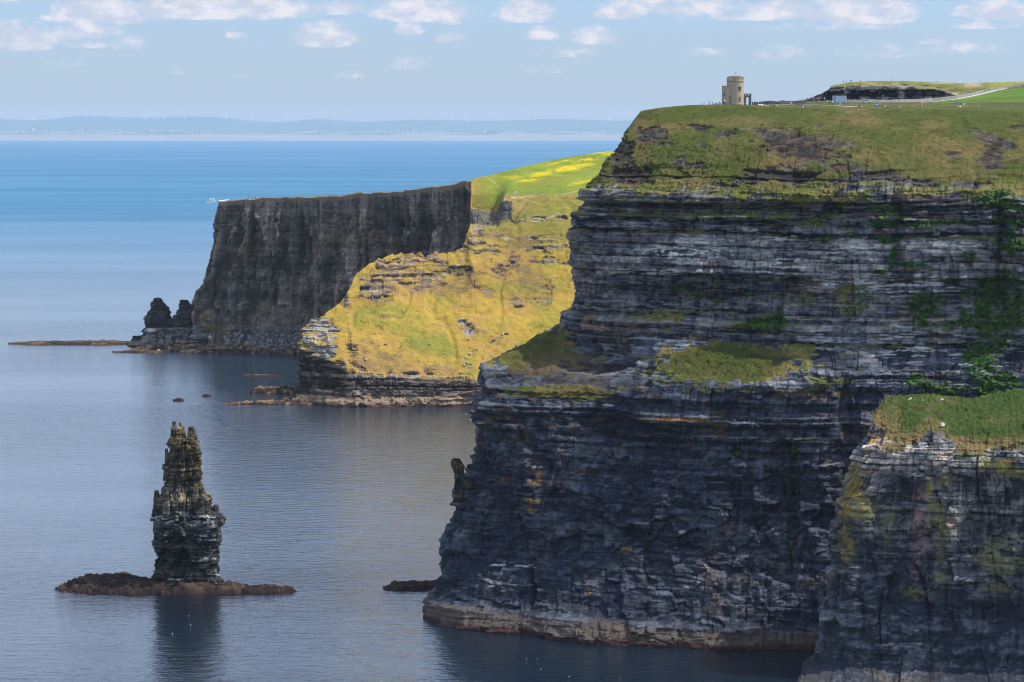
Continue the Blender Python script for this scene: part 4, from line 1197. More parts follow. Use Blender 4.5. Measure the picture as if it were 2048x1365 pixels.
def tube(prof, Y, seed, res=0.45, thick=0.8, sq=3.2, A=1.0, B=.6, butt=.8, chunk=.6, cap=True, yc=0.0, fct=None):
    """prof: list of (py, left px, right px) from the bottom up -> closed ring grid (R, C, 3)"""
    prof = sorted(prof, key=lambda p: -p[0])
    py = np.array([p[0] for p in prof], float)
    Z = np.array([at(1024, p, Y)[2] for p in py])
    L = np.array([at(p[1], p[0], Y)[0] for p in prof])
    R = np.array([at(p[2], p[0], Y)[0] for p in prof])
    n = max(6, int((Z[-1] - Z[0]) / res))
    zs = np.linspace(Z[0], Z[-1], n)
    l, r = np.interp(zs, Z, L), np.interp(zs, Z, R)
    l, r = smooth_axis(l, 1, 0), smooth_axis(r, 1, 0)
    cx, hw = (l + r) / 2, (r - l) / 2
    per = max(24, int(2 * np.pi * hw.max() / res))
    th = np.linspace(0, 2 * np.pi, per, endpoint=False)
    ct, st = np.cos(th), np.sin(th)
    rr = (np.abs(ct) ** sq + np.abs(st) ** sq) ** (-1 / sq)
    P = np.zeros((n, per, 3))
    P[..., 0] = cx[:, None] + hw[:, None] * (rr * ct)[None]
    P[..., 1] = Y + yc + hw[:, None] * thick * (rr * st)[None]
    P[..., 2] = zs[:, None]
    u = np.concatenate([[0], np.cumsum(np.linalg.norm(np.diff(P[n // 3], axis=0), axis=1))])
    ba, bb = Beds(seed, Z[0] - 20, Z[-1] + 20, 1.0, 4.0, 1.5), Beds(seed + 3, Z[0] - 20, Z[-1] + 20, .35, 1.1)
    d, rec = rock_disp(u, P, ba, bb, seed * 10, A=A, B=B, butt=butt, bw=9, chunk=chunk, facet=fct if fct else (.35 if res < .5 else 1.2), fa=3.2, fb=6.5)
    lim = np.minimum(1.0, hw / 4.0)[:, None]
    nx, ny = np.broadcast_to((ct * rr)[None], d.shape), np.broadcast_to((st * rr)[None], d.shape)
    Q = P.copy()
    Q[..., 0] += nx * d * lim
    Q[..., 1] += ny * d * lim
    if cap:
        c = Q[-1].mean(axis=0)
        top = [Q[-1] * (1 - f) + c * f for f in (.35, .7, .97)]
        for i, t_ in enumerate(top):
            t_[:, 2] += 0.25 * vnoise(t_[:, 0], t_[:, 1], t_[:, 2] * 0, seed + 5)
        Q = np.concatenate([Q, np.array(top)], axis=0)
        for kk in rec:
            if isinstance(rec[kk], np.ndarray) and rec[kk].shape == (n, per):
                rec[kk] = np.concatenate([rec[kk], np.repeat(rec[kk][-1:], 3, axis=0)])
    return Q, rec, u


def multi_mesh(name, parts, mat):
    """parts: list of (P, colour, closed) joined into one mesh"""
    V, Fq, Cc, base = [], [], [], 0
    for P, c, closed in parts:
        R, Cn = P.shape[:2]
        idx = np.arange(R * Cn).reshape(R, Cn) + base
        if closed:
            idx = np.concatenate([idx, idx[:, :1]], axis=1)
        Fq.append(np.stack([idx[:-1, :-1], idx[:-1, 1:], idx[1:, 1:], idx[1:, :-1]], -1).reshape(-1, 4))
        V.append(P.reshape(-1, 3))
        Cc.append(c.reshape(-1, 3))
        base += R * Cn
    V, Fq, Cc = np.concatenate(V), np.concatenate(Fq), np.concatenate(Cc)
    me = bpy.data.meshes.new(name)
    me.vertices.add(len(V))
    me.vertices.foreach_set('co', V.reshape(-1).astype(np.float32))
    me.loops.add(len(Fq) * 4)
    me.loops.foreach_set('vertex_index', Fq.reshape(-1).astype(np.int32))
    me.polygons.add(len(Fq))
    me.polygons.foreach_set('loop_start', (np.arange(len(Fq)) * 4).astype(np.int32))
    me.update(calc_edges=True)
    ca = me.color_attributes.new('Col', 'FLOAT_COLOR', 'POINT')
    rgba = np.ones((len(V), 4), np.float32)
    rgba[:, :3] = np.clip(Cc, .002, .95)
    ca.data.foreach_set('color', rgba.reshape(-1))
    me.materials.append(mat)
    me.validate()
    o = bpy.data.objects.new(name, me)
    COL.objects.link(o)
    return o


def rebase(o, p):
    """move a mesh object's origin to p without moving it"""
    me = o.data
    n = len(me.vertices)
    a = np.empty(n * 3, np.float32)
    me.vertices.foreach_get('co', a)
    a = a.reshape(-1, 3) - np.array(p, np.float32)
    me.vertices.foreach_set('co', a.reshape(-1))
    me.update()
    o.location = p
    return o


def build_stack():
    Y = 1016.0
    body = [(1192,296,450), (1160,299,447), (1150,302,444), (1140,304,441), (1120,307,441), (1100,308,441), (1080,305,442), (1062,301,443), (1045,301,446), (1034,301,447), (1027,303,440), (1018,306,432), (1008,309,424), (990,313,420),
            (978,318,414), (965,325,410), (945,330,408), (925,333,407), (905,337,406), (890,339,400), (876,341,397)]
    parts = []

    def colour(P, rec, seed):
        x, y, z = P[..., 0], P[..., 1], P[..., 2]
        px, py = project(P)
        nA = fbm(x / 2.5, y / 2.5, z / 1.6, seed, 4, .6)
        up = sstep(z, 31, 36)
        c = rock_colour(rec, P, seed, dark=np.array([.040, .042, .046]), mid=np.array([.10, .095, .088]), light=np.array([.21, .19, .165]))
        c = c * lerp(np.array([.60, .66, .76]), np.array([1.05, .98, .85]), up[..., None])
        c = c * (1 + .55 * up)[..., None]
        c = mixc(c, np.array([.20, .18, .075]), up * .45 * sstep(nA, -.1, .5))
        och = ell(px, py, [(366,872,34,26,.9), (370,905,34,14,.6), (398,940,10,40,.7), (385,890,20,24,.8), (395,975,8,12,.8), (372,950,16,14,.4)], nA, .7)
        c = mixc(c, OCHRE * 1.05, och * .62 * sstep(nA, -.25, .3))
        gu = ell(px, py, [(330,1035,34,8,1), (345,1046,24,6,1), (410,1034,36,5,1), (400,1045,40,8,.8), (400,1072,34,3,1), (420,1080,30,3,.8), (333,1070,18,4,1), (320,1065,18,5,.8), (420,1055,14,20,.4), (340,1008,14,8,.7), (355,1030,40,10,.6), (420,1118,20,3,.7), (400,1115,12,10,.4),
                          (437,1150,12,3,1), (370,1143,30,3,.4), (335,1084,8,3,1), (408,965,4,16,.5)], nA, .5)
        st = sstep(vnoise(x / 2.6, y / 2.6, z / .45, seed + 61) * .7 + vnoise(x / 1, y / 1, z / .7, seed + 62) * .5, -.05, .35)
        c = mixc(c, GUANO, gu * st * .9)
        c = mixc(c, np.array([.62, .6, .56]), .10 * (1 - up) * st)
        return c
    body = [(a, b + (7 if a < 1030 else 3), c - (7 if a < 1030 else 5)) for a, b, c in body]
    P, rec, u = tube(body, Y, 301, res=.26, thick=.62, sq=3.4, A=.6, B=.35, butt=1.1, chunk=.8, fct=1.0)
    # upper part breaks into upright blocks
    px, py = project(P)
    cx = P[..., 0].mean(axis=1, keepdims=True)
    z = P[..., 2]
    up = sstep(z, 33, 36)
    U = np.broadcast_to(u[None, :], z.shape) if len(u) == z.shape[1] else None
    cell = np.floor(U / 2.6 + .4 * vnoise(U / 4, z / 20, z * 0, 311)).astype(np.int64)
    seg = np.floor(z / 8 + hash2(cell, cell, 313) * 3).astype(np.int64)
    dd = (hash2(cell, seg, 315) - .5) * 2.6 * up
    nz_ = fbm(P[..., 0] / 4, P[..., 1] / 4, z / 4, 317, 3)
    cave = ell(px, py, [(364,1126,24,36,1.1), (352,1082,20,20,.7), (330,1115,14,24,.4)], nz_ * .5, .5) * (P[..., 1] < Y)
    slot = ell(px, py, [(334,925,3,30,.8), (350,990,4,50,.5), (386,1000,3,30,.7), (372,1010,2.5,30,.6), (396,905,2,30,.5)], nz_ * .4, .5) * (P[..., 1] < Y)
    n = np.stack([P[..., 0] - cx, P[..., 1] - Y, 0 * z], -1)
    n /= np.maximum(np.linalg.norm(n, axis=-1, keepdims=True), 1e-5)
    P[..., 1] += cave * 9.0 + slot * 3.0
    P = P + n * dd[..., None] * .8
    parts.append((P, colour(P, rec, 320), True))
    for i, (pf, yo, th) in enumerate([([(895,340,367), (872,342,366), (858,343,365), (853,345,363), (852.5,345,354), (842,345.5,353)], -1.5, .9),
                                      ([(895,352,372), (870,354,371), (857,356,369), (850,357,361), (846,357.5,361)], 1.5, .8),
                                      ([(905,368,400), (890,372,397), (872,375,394), (862,376,391), (854,377,388)], 0, .8),
                                      ([(960,326,340), (930,331,340), (905,332,338), (896,332,338)], -3, .9),
                                      ([(1040,416,445), (1020,424,440), (1012,427,438), (1008,429,437)], -2, .8),
                                      ([(1040,303,322), (1010,308,320), (985,309,320), (980,310,318)], -2, .9),
                                      ([(1030,330,346), (1000,331,344), (985,333,343), (972,334,341)], -8.5, .5),
                                      ([(1034,350,362), (1005,352,362), (990,352,361), (978,353,361)], -9.5, .5),
                                      ([(1030,396,414), (1005,398,412), (990,400,411)], -8.0, .5),
                                      ([(1000,388,402), (980,390,401), (968,391,400), (964,392,399)], -7.5, .6)]):
        Q, rc, uu = tube(pf, Y, 330 + i * 7, res=.25, thick=th, sq=4, A=.3, B=.2, butt=.15, chunk=.25, yc=yo)
        parts.append((Q, colour(Q, rc, 400 + i), True))
    o = multi_mesh('sea_stack', parts, M_NEAR)
    p = sea(372, 1188)
    rebase(o, (p[0], Y, 0))
    tag(o, 'tall jagged rock pillar with ochre top rising alone from its flat reef', 'sea stack')


def reef(px, py, rx, ry, h, rot=0, seed=1, label='', warm=0.3, res=.6, name='reef', group=None, sp=None):
    p = sea(px, py)
    nx, ny = max(16, int(2.6 * rx / res)), max(12, int(2.6 * ry / res))
    X, Yg = np.meshgrid(np.linspace(-1.3 * rx, 1.3 * rx, nx), np.linspace(-1.3 * ry, 1.3 * ry, ny))
    xa, ya = X + p[0], Yg + p[1]
    n1 = fbm(xa / (rx * .35), ya / (ry * .35 + 1), xa * 0, seed, 4, .55)
    n2 = fbm(xa / 3, ya / 3, xa * 0, seed + 5, 4, .6)
    r = np.sqrt((X / rx) ** 2 + (Yg / ry) ** 2)
    f = 1 - r + .38 * n1 + .10 * n2
    z = -2.2 + 2.4 * sstep(f, -.05, .06) + (h - .2) * (.45 * sstep(f, .03, .10) + .3 * sstep(f + .2 * n1, .2, .3) + .25 * sstep(f + .2 * n2, .4, .6))
    fc, fe = facets(xa, ya, 3.2, 1.6, seed + 9, 1.0)
    fd, fe2 = facets(xa + 4 * fc, ya, 1.2, .8, seed + 12, 1.0)
    z += (f > 0) * (.45 * n2 + h * .30 * fc - .35 * fe + .4 * fd)
    z = np.round(z / .6) * .6 * .7 + z * .3
    c, s = math.cos(math.radians(rot)), math.sin(math.radians(rot))
    P = np.stack([X * c - Yg * s, X * s + Yg * c, z], -1)
    nn = (n2 * .5 + .5)[..., None]
    col = lerp(np.array([.020, .014, .015]), np.array([.052, .037, .035]), nn)
    col = mixc(col, np.array([.36, .24, .13]), sstep(n1 + n2, -.1, .6) * warm)
    col = col * (0.55 + .9 * np.clip(fd + .5, 0, 1))[..., None]
    col = mixc(col, WEED * .8, (1 - sstep(z, .2, .9)) * .8)
    o = grid_mesh(name, P, col, M_NEAR if p[1] < 1300 else M_FAR)
    o.location = (p[0], p[1], 0)
    tag(o, label, 'reef', group)
    return o


def build_rocks():
    reef(330, 1181, 40, 10.5, 3.4, 0, 5, 'broad flat dark reef under the tall rock pillar', .15, .45)
    reef(215, 1172, 18, 10, 4.2, 0, 6, 'raised left shelf of the reef beside the tall rock pillar, with a pool', .1, .45)
    reef(515, 1184, 15, 5.0, 2.6, 0, 8, 'thin dark rock tail right of the tall rock pillar', .1, .45)
    reef(840, 1175, 16, 7.0, 1.9, 6, 9, 'low dark skerry touching the left foot of the great cliff', .1, .5)
    reef(560, 808, 36, 9, 1.8, 0, 12, 'long thin skerry off the tip of the sunlit promontory', .6, .9)
    reef(560, 786, 22, 12, 4.0, 0, 13, 'brown broken rocks close behind the tip of the sunlit promontory', .6, .8)
    reef(598, 806, 14, 12, 3.0, 0, 14, 'tan wave-cut rock step at the foot of the promontory tip', .9, .8)
    reef(358, 802, 4.5, 1.6, 1.6, 0, 15, 'small dark skerry, leftmost in the water of the bay', .1, .5)
    reef(413, 793, 3.4, 3, 1.6, 0, 16, 'small round rock in the water of the bay, above the skerry', .4, .5)
    reef(459, 806, 3.4, 2, 1.2, 0, 17, 'tiny rock at the left end of the long skerry', .4, .5)
    reef(520, 752, 16, 5, .9, 0, 18, 'faint tan rocks just awash in the bay', .25, .8)
    reef(160, 688, 56, 16, 2.2, 0, 19, 'long low dark reef running left from the far headland', .3, 1.4)
    reef(280, 705, 22, 8, 1.6, 0, 20, 'low brown reef below the two far rock stacks', .3, 1.0)
    reef(340, 702, 32, 13, 4.6, 0, 21, 'tan wave-cut shelf below the grey rock block of the far headland', .9, 1.0)
    reef(470, 704, 55, 12, 2.4, 0, 22, 'tan rocky shore shelf below the far wall', .9, 1.0)
    # pinnacle on the flank of the great headland
    # far stacks and the grey block at their foot
    for nm, prof, Y, sd, th, lab, dark in [
            ('sea_stack', [(702,288,354), (660,290,351), (652,292,346), (640,293,342), (634,294,341), (633,297,338), (624,298,336), (622,301,335), (613,303,334), (612,305,328), (604,306,327), (598,309,323), (596,311,320)], 2185, 501, .8, 'dark pyramid rock stack at the far headland with one person on top', 1),
            ('sea_stack', [(702,346,396), (655,347,396), (640,349,396), (630,352,396), (629,355,396), (618,358,396), (612,359,394), (610,360,378), (602,361,375), (600,363,374)], 2178, 502, .8, 'dark leaning rock stack between the pyramid stack and the far wall', 1),
            ('rock_block', [(704,276,388), (690,278,386), (672,289,386), (660,291,385), (657,294,380)], 2150, 503, .35, 'long grey blocky rock shelf with a white-stained corner at the far headland', 0),
            ('rock_block', [(704,388,436), (690,389,434), (664,390,428), (656,391,420), (652,393,410)], 2138, 504, .5, 'grey rock block at the foot of the far wall, right of the gap', 0),
            ('rock_block', [(702,256,296), (690,259,294), (678,264,292), (672,270,291)], 2175, 505, .5, 'small dark rock hump at the left end of the grey shelf', 1)]:
        P, rec, u = tube(prof, Y, sd, res=.7, thick=th, sq=2.4 if dark else 4, A=1.5, B=.9, butt=1.0, chunk=1.0)
        x, y, z = P[..., 0], P[..., 1], P[..., 2]
        px, py = project(P)
        nA = fbm(x / 5, y / 5, z / 3, sd, 4)
        if dark:
            c = rock_colour(rec, P, sd * 3, dark=np.array([.035, .035, .04]), mid=np.array([.075, .072, .07]), light=np.array([.13, .12, .11]))
        else:
            c = rock_colour(rec, P, sd * 3, dark=np.array([.10, .10, .105]), mid=np.array([.19, .185, .18]), light=np.array([.30, .29, .27]), lightness=.1)
            crack = ell(px, py, [(313,680,1.4,20,1), (329,680,1.4,22,1), (347,682,2,18,1)], nA * .2, .4)
            P[..., 1] += crack * 4
        if sd == 503:
            c = mixc(c, GUANO, ell(px, py, [(300,661,12,5,1)], nA, .4))
        if sd == 504:
            c = mixc(c, OCHRE, ell(px, py, [(412,656,14,5,1)], nA, .4) * .7)
            c = mixc(c, GUANO, ell(px, py, [(420,675,4,12,1)], nA, .6) * .7)
        c = waterline_bands(c, P, sd, zs=5.0, zw=1.3, splash=np.array([.32, .23, .15]))
        o = multi_mesh(nm, [(P, c, True)], M_FAR)
        xm = float(P[0, :, 0].mean())
        rebase(o, (xm, Y, 0))
        tag(o, lab, 'rock stack' if nm == 'sea_stack' else 'rock')
    # the little pinnacle standing off the flank of the great headland
    P, rec, u = tube([(1010,904,950), (970,908,948), (955,909,930), (945,908,926), (938,906,927), (932,903,928), (926,902,924), (918,904,920)], 972, 511, res=.25, thick=.9, sq=3, A=.5, B=.5, butt=.3, chunk=.4)
    c = rock_colour(rec, P, 1530)
    c = mixc(c, OCHRE * .7, .35 * sstep(rec['c1'], -.2, .3))
    o = multi_mesh('rock_pinnacle', [(P, c, True)], M_NEAR)
    rebase(o, (float(P[0, :, 0].mean()), 972, 0))
    tag(o, 'small knobbly rock pinnacle clinging to the left edge of the great cliff', 'rock')


def rock_mesh(name, seed, sub=2, flat=.7, mat=None, lo=.4, hi=.8):
    bm = bmesh.new()
    bmesh.ops.create_icosphere(bm, subdivisions=sub, radius=1)
    r = random.Random(seed)
    planes = [(Vector((r.gauss(0, 1), r.gauss(0, 1), r.gauss(0, 1))).normalized(), r.uniform(lo, hi)) for _ in range(11)]
    for v in bm.verts:
        for n, d in planes:
            k = v.co.dot(n) - d
            if k > 0:
                v.co -= n * k
        v.co.z *= flat
    me = bpy.data.meshes.new(name)
    bm.to_mesh(me)
    bm.free()
    me.materials.append(mat)
    return me


build_sea()
build_coast()
build_stack()
build_rocks()
# ================================================================== placing on the land
def find(key, px, py, rmin=None, rmax=None):
    """the visible surface point of a landform nearest to a photo pixel"""
    P, rowt, (sx, sy) = STORE[key]
    d = (sx - px) ** 2 + (sy - py) ** 2
    if rmin is not None:
        d = np.where(rowt < rmin, 1e9, d)
    if rmax is not None:
        d = np.where(rowt > rmax, 1e9, d)
    k = np.argmin(d)
    return P.reshape(-1, 3)[k].copy()


_cache = {}


def plateau(px, py):
    """plateau of the great headland (small search set)"""
    if 'A' not in _cache:
        P, rowt, (sx, sy) = STORE['A']
        m = rowt[:, 0] > 9.85
        _cache['A'] = (P[m].reshape(-1, 3), sx[m].ravel(), sy[m].ravel(), np.repeat(rowt[m, 0], P.shape[1]))
    Q, sx, sy, rt = _cache['A']
    d = (sx - px) ** 2 + ((sy - py) * 1.0) ** 2 + np.where(rt > 12.05, 400, 0)
    return Q[np.argmin(d)].copy()


class MB:
    def __init__(self):
        self.bm = bmesh.new()

    def box(self, c, s, rot=0.0, mi=0, taper=1.0):
        r = bmesh.ops.create_cube(self.bm, size=1)
        M = Matrix.Translation(c) @ Matrix.Rotation(rot, 4, 'Z')
        for v in r['verts']:
            k = taper if v.co.z > 0 else 1
            v.co = M @ Vector((v.co.x * s[0] * k, v.co.y * s[1] * k, v.co.z * s[2]))
        for f in {f for v in r['verts'] for f in v.link_faces}:
            f.material_index = mi
        return self

    def cyl(self, c, r1, r2, h, seg=24, mi=0, rot=None, a0=0, a1=None):
        R = bmesh.ops.create_cone(self.bm, cap_ends=True, segments=seg, radius1=r1, radius2=r2, depth=h)
        M = Matrix.Translation(c)
        if rot:
            M = M @ Euler(rot).to_matrix().to_4x4()
        for v in R['verts']:
            v.co = M @ v.co
        for f in {f for v in R['verts'] for f in v.link_faces}:
            f.material_index = mi
        return self

    def ring(self, c, r_in, r_out, h, a0=0.0, a1=2 * math.pi, seg=32, mi=0):
        """hollow ring or ring sector standing on c"""
        n = max(2, int(seg * (a1 - a0) / (2 * math.pi)))
        full = abs(a1 - a0 - 2 * math.pi) < 1e-6
        rings = []
        for k in range(n + (0 if full else 1)):
            a = a0 + (a1 - a0) * k / n
            row = []
            for (r, z) in ((r_in, 0), (r_out, 0), (r_out, h), (r_in, h)):
                row.append(self.bm.verts.new((c[0] + r * math.cos(a), c[1] + r * math.sin(a), c[2] + z)))
            rings.append(row)
        m = len(rings)
        for k in range(m if full else m - 1):
            A, B = rings[k], rings[(k + 1) % m]
            for i in range(4):
                f = self.bm.faces.new((A[i], B[i], B[(i + 1) % 4], A[(i + 1) % 4]))
                f.material_index = mi
        if not full:
            self.bm.faces.new(rings[0][::-1]).material_index = mi
            self.bm.faces.new(rings[-1]).material_index = mi
        return self

    def prism(self, pts, y0, y1, mi=0):
        """outline in x-z drawn out along y"""
        a = [self.bm.verts.new((p[0], y0, p[1])) for p in pts]
        b = [self.bm.verts.new((p[0], y1, p[1])) for p in pts]
        fs = [self.bm.faces.new(a), self.bm.faces.new(b[::-1])]
        for i in range(len(pts)):
            j = (i + 1) % len(pts)
            fs.append(self.bm.faces.new((a[j], a[i], b[i], b[j])))
        for f in fs:
            f.material_index = mi
        return self

    def build(self, name, mats, parent=None, bevel=0.0):
        bmesh.ops.recalc_face_normals(self.bm, faces=self.bm.faces)
        me = bpy.data.meshes.new(name)
        self.bm.to_mesh(me)
        self.bm.free()
        for m in (mats if isinstance(mats, (list, tuple)) else [mats]):
            me.materials.append(m)
        o = bpy.data.objects.new(name, me)
        COL.objects.link(o)
        if parent:
            o.parent = parent
        if bevel:
            b = o.modifiers.new('bevel', 'BEVEL')
            b.width = bevel
            b.segments = 2
        return o


def empty(name, loc, rz=0.0):
    o = bpy.data.objects.new(name, None)
    o.location = loc
    o.rotation_euler = (0, 0, rz)
    o.empty_display_size = 0.5
    COL.objects.link(o)
    return o


def copy_tree(o, parent=None):
    c = o.copy()
    COL.objects.link(c)
    c.parent = parent
    for ch in list(o.children):
        copy_tree(ch, c)
    return c


ORD = ['first', 'second', 'third', 'fourth', 'fifth', 'sixth', 'seventh', 'eighth', 'ninth', 'tenth', 'eleventh', 'twelfth', 'thirteenth', 'fourteenth', 'fifteenth', 'sixteenth',
       'seventeenth', 'eighteenth', 'nineteenth', 'twentieth', 'twenty-first', 'twenty-second', 'twenty-third', 'twenty-fourth', 'twenty-fifth', 'twenty-sixth', 'twenty-seventh',
       'twenty-eighth', 'twenty-ninth', 'thirtieth', 'thirty-first', 'thirty-second', 'thirty-third', 'thirty-fourth', 'thirty-fifth', 'thirty-sixth']

MT = dict(
    stone=simple_mat('pale rendered stone', (.36, .29, .21), .9, var=.28, scale=1.3),
    stone_dark=simple_mat('dark flagstone', (.15, .13, .13), .9, var=.3, scale=1.0),
    coping=simple_mat('weathered coping', (.10, .13, .13), .8, var=.2),
    flag=simple_mat('grey flagstone slabs', (.30, .28, .27), .9, var=.35, scale=.6),
    glass=simple_mat('dark window glass', (.02, .03, .04), .15, var=.1),
    lead=simple_mat('blue grey roof', (.07, .10, .13), .5, var=.15),
    iron=simple_mat('dark iron', (.03, .035, .035), .5, .6),
    paint_w=simple_mat('white paint', (.72, .74, .76), .35, var=.04),
    paint_b=simple_mat('pale blue painted steel', (.44, .56, .66), .45, var=.06),
    paint_b_shade=simple_mat('shaded pale blue steel', (.27, .37, .50), .45, var=.06),
    rim_fringe=simple_mat('pinkish rim fringe', (.55, .33, .32), .6),
    tyre=simple_mat('tyre rubber', (.02, .02, .02), .85),
    rim=simple_mat('wheel alloy', (.45, .45, .46), .35, .8),
    light_r=simple_mat('red tail lamp', (.5, .03, .03), .3),
    light_w=simple_mat('clear head lamp', (.8, .8, .78), .2),
    path=simple_mat('pale trodden gravel', (.38, .36, .34), .95, var=.15, scale=.4),
    wood=simple_mat('weathered post wood', (.16, .14, .12), .9, var=.2),
    wire=simple_mat('galvanised wire', (.30, .31, .32), .5, .4),
    foam=simple_mat('sea foam', (.85, .87, .88), .8, var=.05),
    sign=simple_mat('white board', (.75, .77, .78), .5, var=.03),
    sign_g=simple_mat('grey board', (.24, .26, .29), .6, var=.08),
)


# ================================================================== the round tower
def build_tower():
    Y = 1064.0
    g = plateau(1470, 209.5)
    base = at(1470.4, 209.2, Y)
    root = empty('round_tower', base)
    tag(root, 'castellated round stone tower with lower turret on the clifftop', 'tower')
    m = MB()
    m.cyl((0, 0, 4.1), 3.58, 3.50, 10.4, 48)
    m.build('wall', MT['stone'], root)
    m = MB()
    m.ring((0, 0, 9.22), 3.3, 3.66, .22, seg=48)
    m.build('string_course', MT['stone_dark'], root)
    m = MB()
    m.ring((0, 0, 9.44), 3.15, 3.58, .62, seg=48)
    m.build('parapet', MT['stone'], root)
    nm = 14
    for k in range(nm):
        a = 2 * math.pi * (k + .2) / nm
        q = MB().ring((0, 0, 10.06), 3.15, 3.60, 1.08, a, a + 2 * math.pi / nm * .66, seg=60)
        o = q.build('merlon', MT['stone'], root)
        c = MB().ring((0, 0, 11.14), 3.11, 3.66, .12, a - .01, a + 2 * math.pi / nm * .66 + .01, seg=60).build('coping', MT['coping'], o)
    m = MB()
    m.ring((0, 0, 9.45), 2.2, 2.62, 1.75, seg=40)
    for k in range(8):
        a = 2 * math.pi * (k + .15) / 8
        m.ring((0, 0, 11.2), 2.2, 2.62, .52, a, a + .48, seg=60)
    m.build('inner_turret', MT['stone'], root)
    m = MB()
    m.cyl((0, 0, 10.9), 2.2, 1.6, .9, 32)
    m.cyl((0, 0, 9.6), 3.14, 3.14, .1, 32)
    m.build('roof', MT['lead'], root)
    m = MB()
    m.cyl((0, 0, 12.2), .03, .03, 2.0, 8)
    m.box((0, 0, 12.75), (.6, .03, .03))
    m.prism([(-.3, 12.95), (.2, 12.85), (.45, 13.0), (.2, 13.15)], -.02, .02)
    m.build('weather_vane', MT['iron'], root)
    # stair turret
    tx, ty = -3.58, -1.3
    m = MB()
    m.cyl((tx, ty, 3.2), 2.12, 2.08, 8.5, 36)
    t = m.build('turret', MT['stone'], root)
    MB().cyl((tx, ty, 7.53), 2.2, 2.12, .2, 36).build('coping', MT['coping'], t)
    # windows: frame proud of the wall with a dark pane and a hood mould
    def window(ang, z, w, h, R, cx=0, cy=0, parent=root, cross=False):
        nx, ny = math.sin(ang), -math.cos(ang)
        p = (cx + nx * R, cy + ny * R, z)
        f = MB()
        f.box((p[0], p[1], z), (w + .16, .16, h + .16), ang)
        if cross:
            f.box((p[0], p[1], z + h * .25), (w + .55, .15, .28), ang)
        f.box((p[0] + nx * .03, p[1] + ny * .03, z + h / 2 + .16), (w + .75, .26, .13), ang)
        f.box((p[0] + nx * .03, p[1] + ny * .03, z - h / 2 - .1), (w + .3, .22, .1), ang)
        fo = f.build('window', MT['stone_dark'], parent)
        q = MB()
        q.box((p[0] + nx * .075, p[1] + ny * .075, z), (w, .06, h), ang)
        q.build('pane', MT['glass'], fo)
    window(.46, 6.45, .72, 1.25, 3.53)
    window(.46, 2.1, .42, 1.2, 3.55)
    window(-.62, 3.9, .25, .95, 2.10, tx, ty, cross=True)
    window(.55, 2.55, .22, .75, 2.10, tx, ty, cross=True)
    # gate wall with a pointed opening
    gx0, gx1, hgt = 3.55, 6.62, 4.45
    gcx, gw, gh = 5.0, 1.0, 2.1
    m = MB()
    y0, y1 = -.55, .1
    m.box(((gx0 + gcx - gw / 2) / 2, -.22, 1.0), (gcx - gw / 2 - gx0, .65, 3.2 + .0))
    m.box(((gx1 + gcx + gw / 2) / 2, -.22, 1.0), (gx1 - gcx - gw / 2, .65, 3.2))
    arch = [(gx0, 2.6), (gcx - gw / 2, 2.6)]
    arch = [(gx0, 2.6), (gx0, 3.72), (gx1, 3.72), (gx1, 2.6), (gcx + gw / 2, 2.6), (gcx + gw / 2 - .06, 2.62)]
    m2 = [(gcx - gw / 2, 2.6)]
    m.prism([(gx0, 2.6), (gcx - gw / 2, 2.6), (gcx - gw * .36, 2.85), (gcx, 3.1), (gcx, 3.72), (gx0, 3.72)], y0, y1)
    m.prism([(gcx + gw / 2, 2.6), (gx1, 2.6), (gx1, 3.72), (gcx, 3.72), (gcx, 3.1), (gcx + gw * .36, 2.85)], y0, y1)
    xs = [gx0, gx0 + .55, gx0 + 1.0, gx0 + 1.75, gx0 + 2.2, gx1]
    for i in (0, 2, 4):
        m.box(((xs[i] + xs[i + 1]) / 2, -.22, 4.0), (xs[i + 1] - xs[i], .65, .56))
    gw_ = m.build('gate_wall', MT['stone_dark'], root)
    MB().box(((gx0 + gx1) / 2 + .03, -.22, 4.37), (gx1 - gx0 + .1, .75, .16)).build('coping', MT['coping'], gw_)
    # small paved apron
    return root


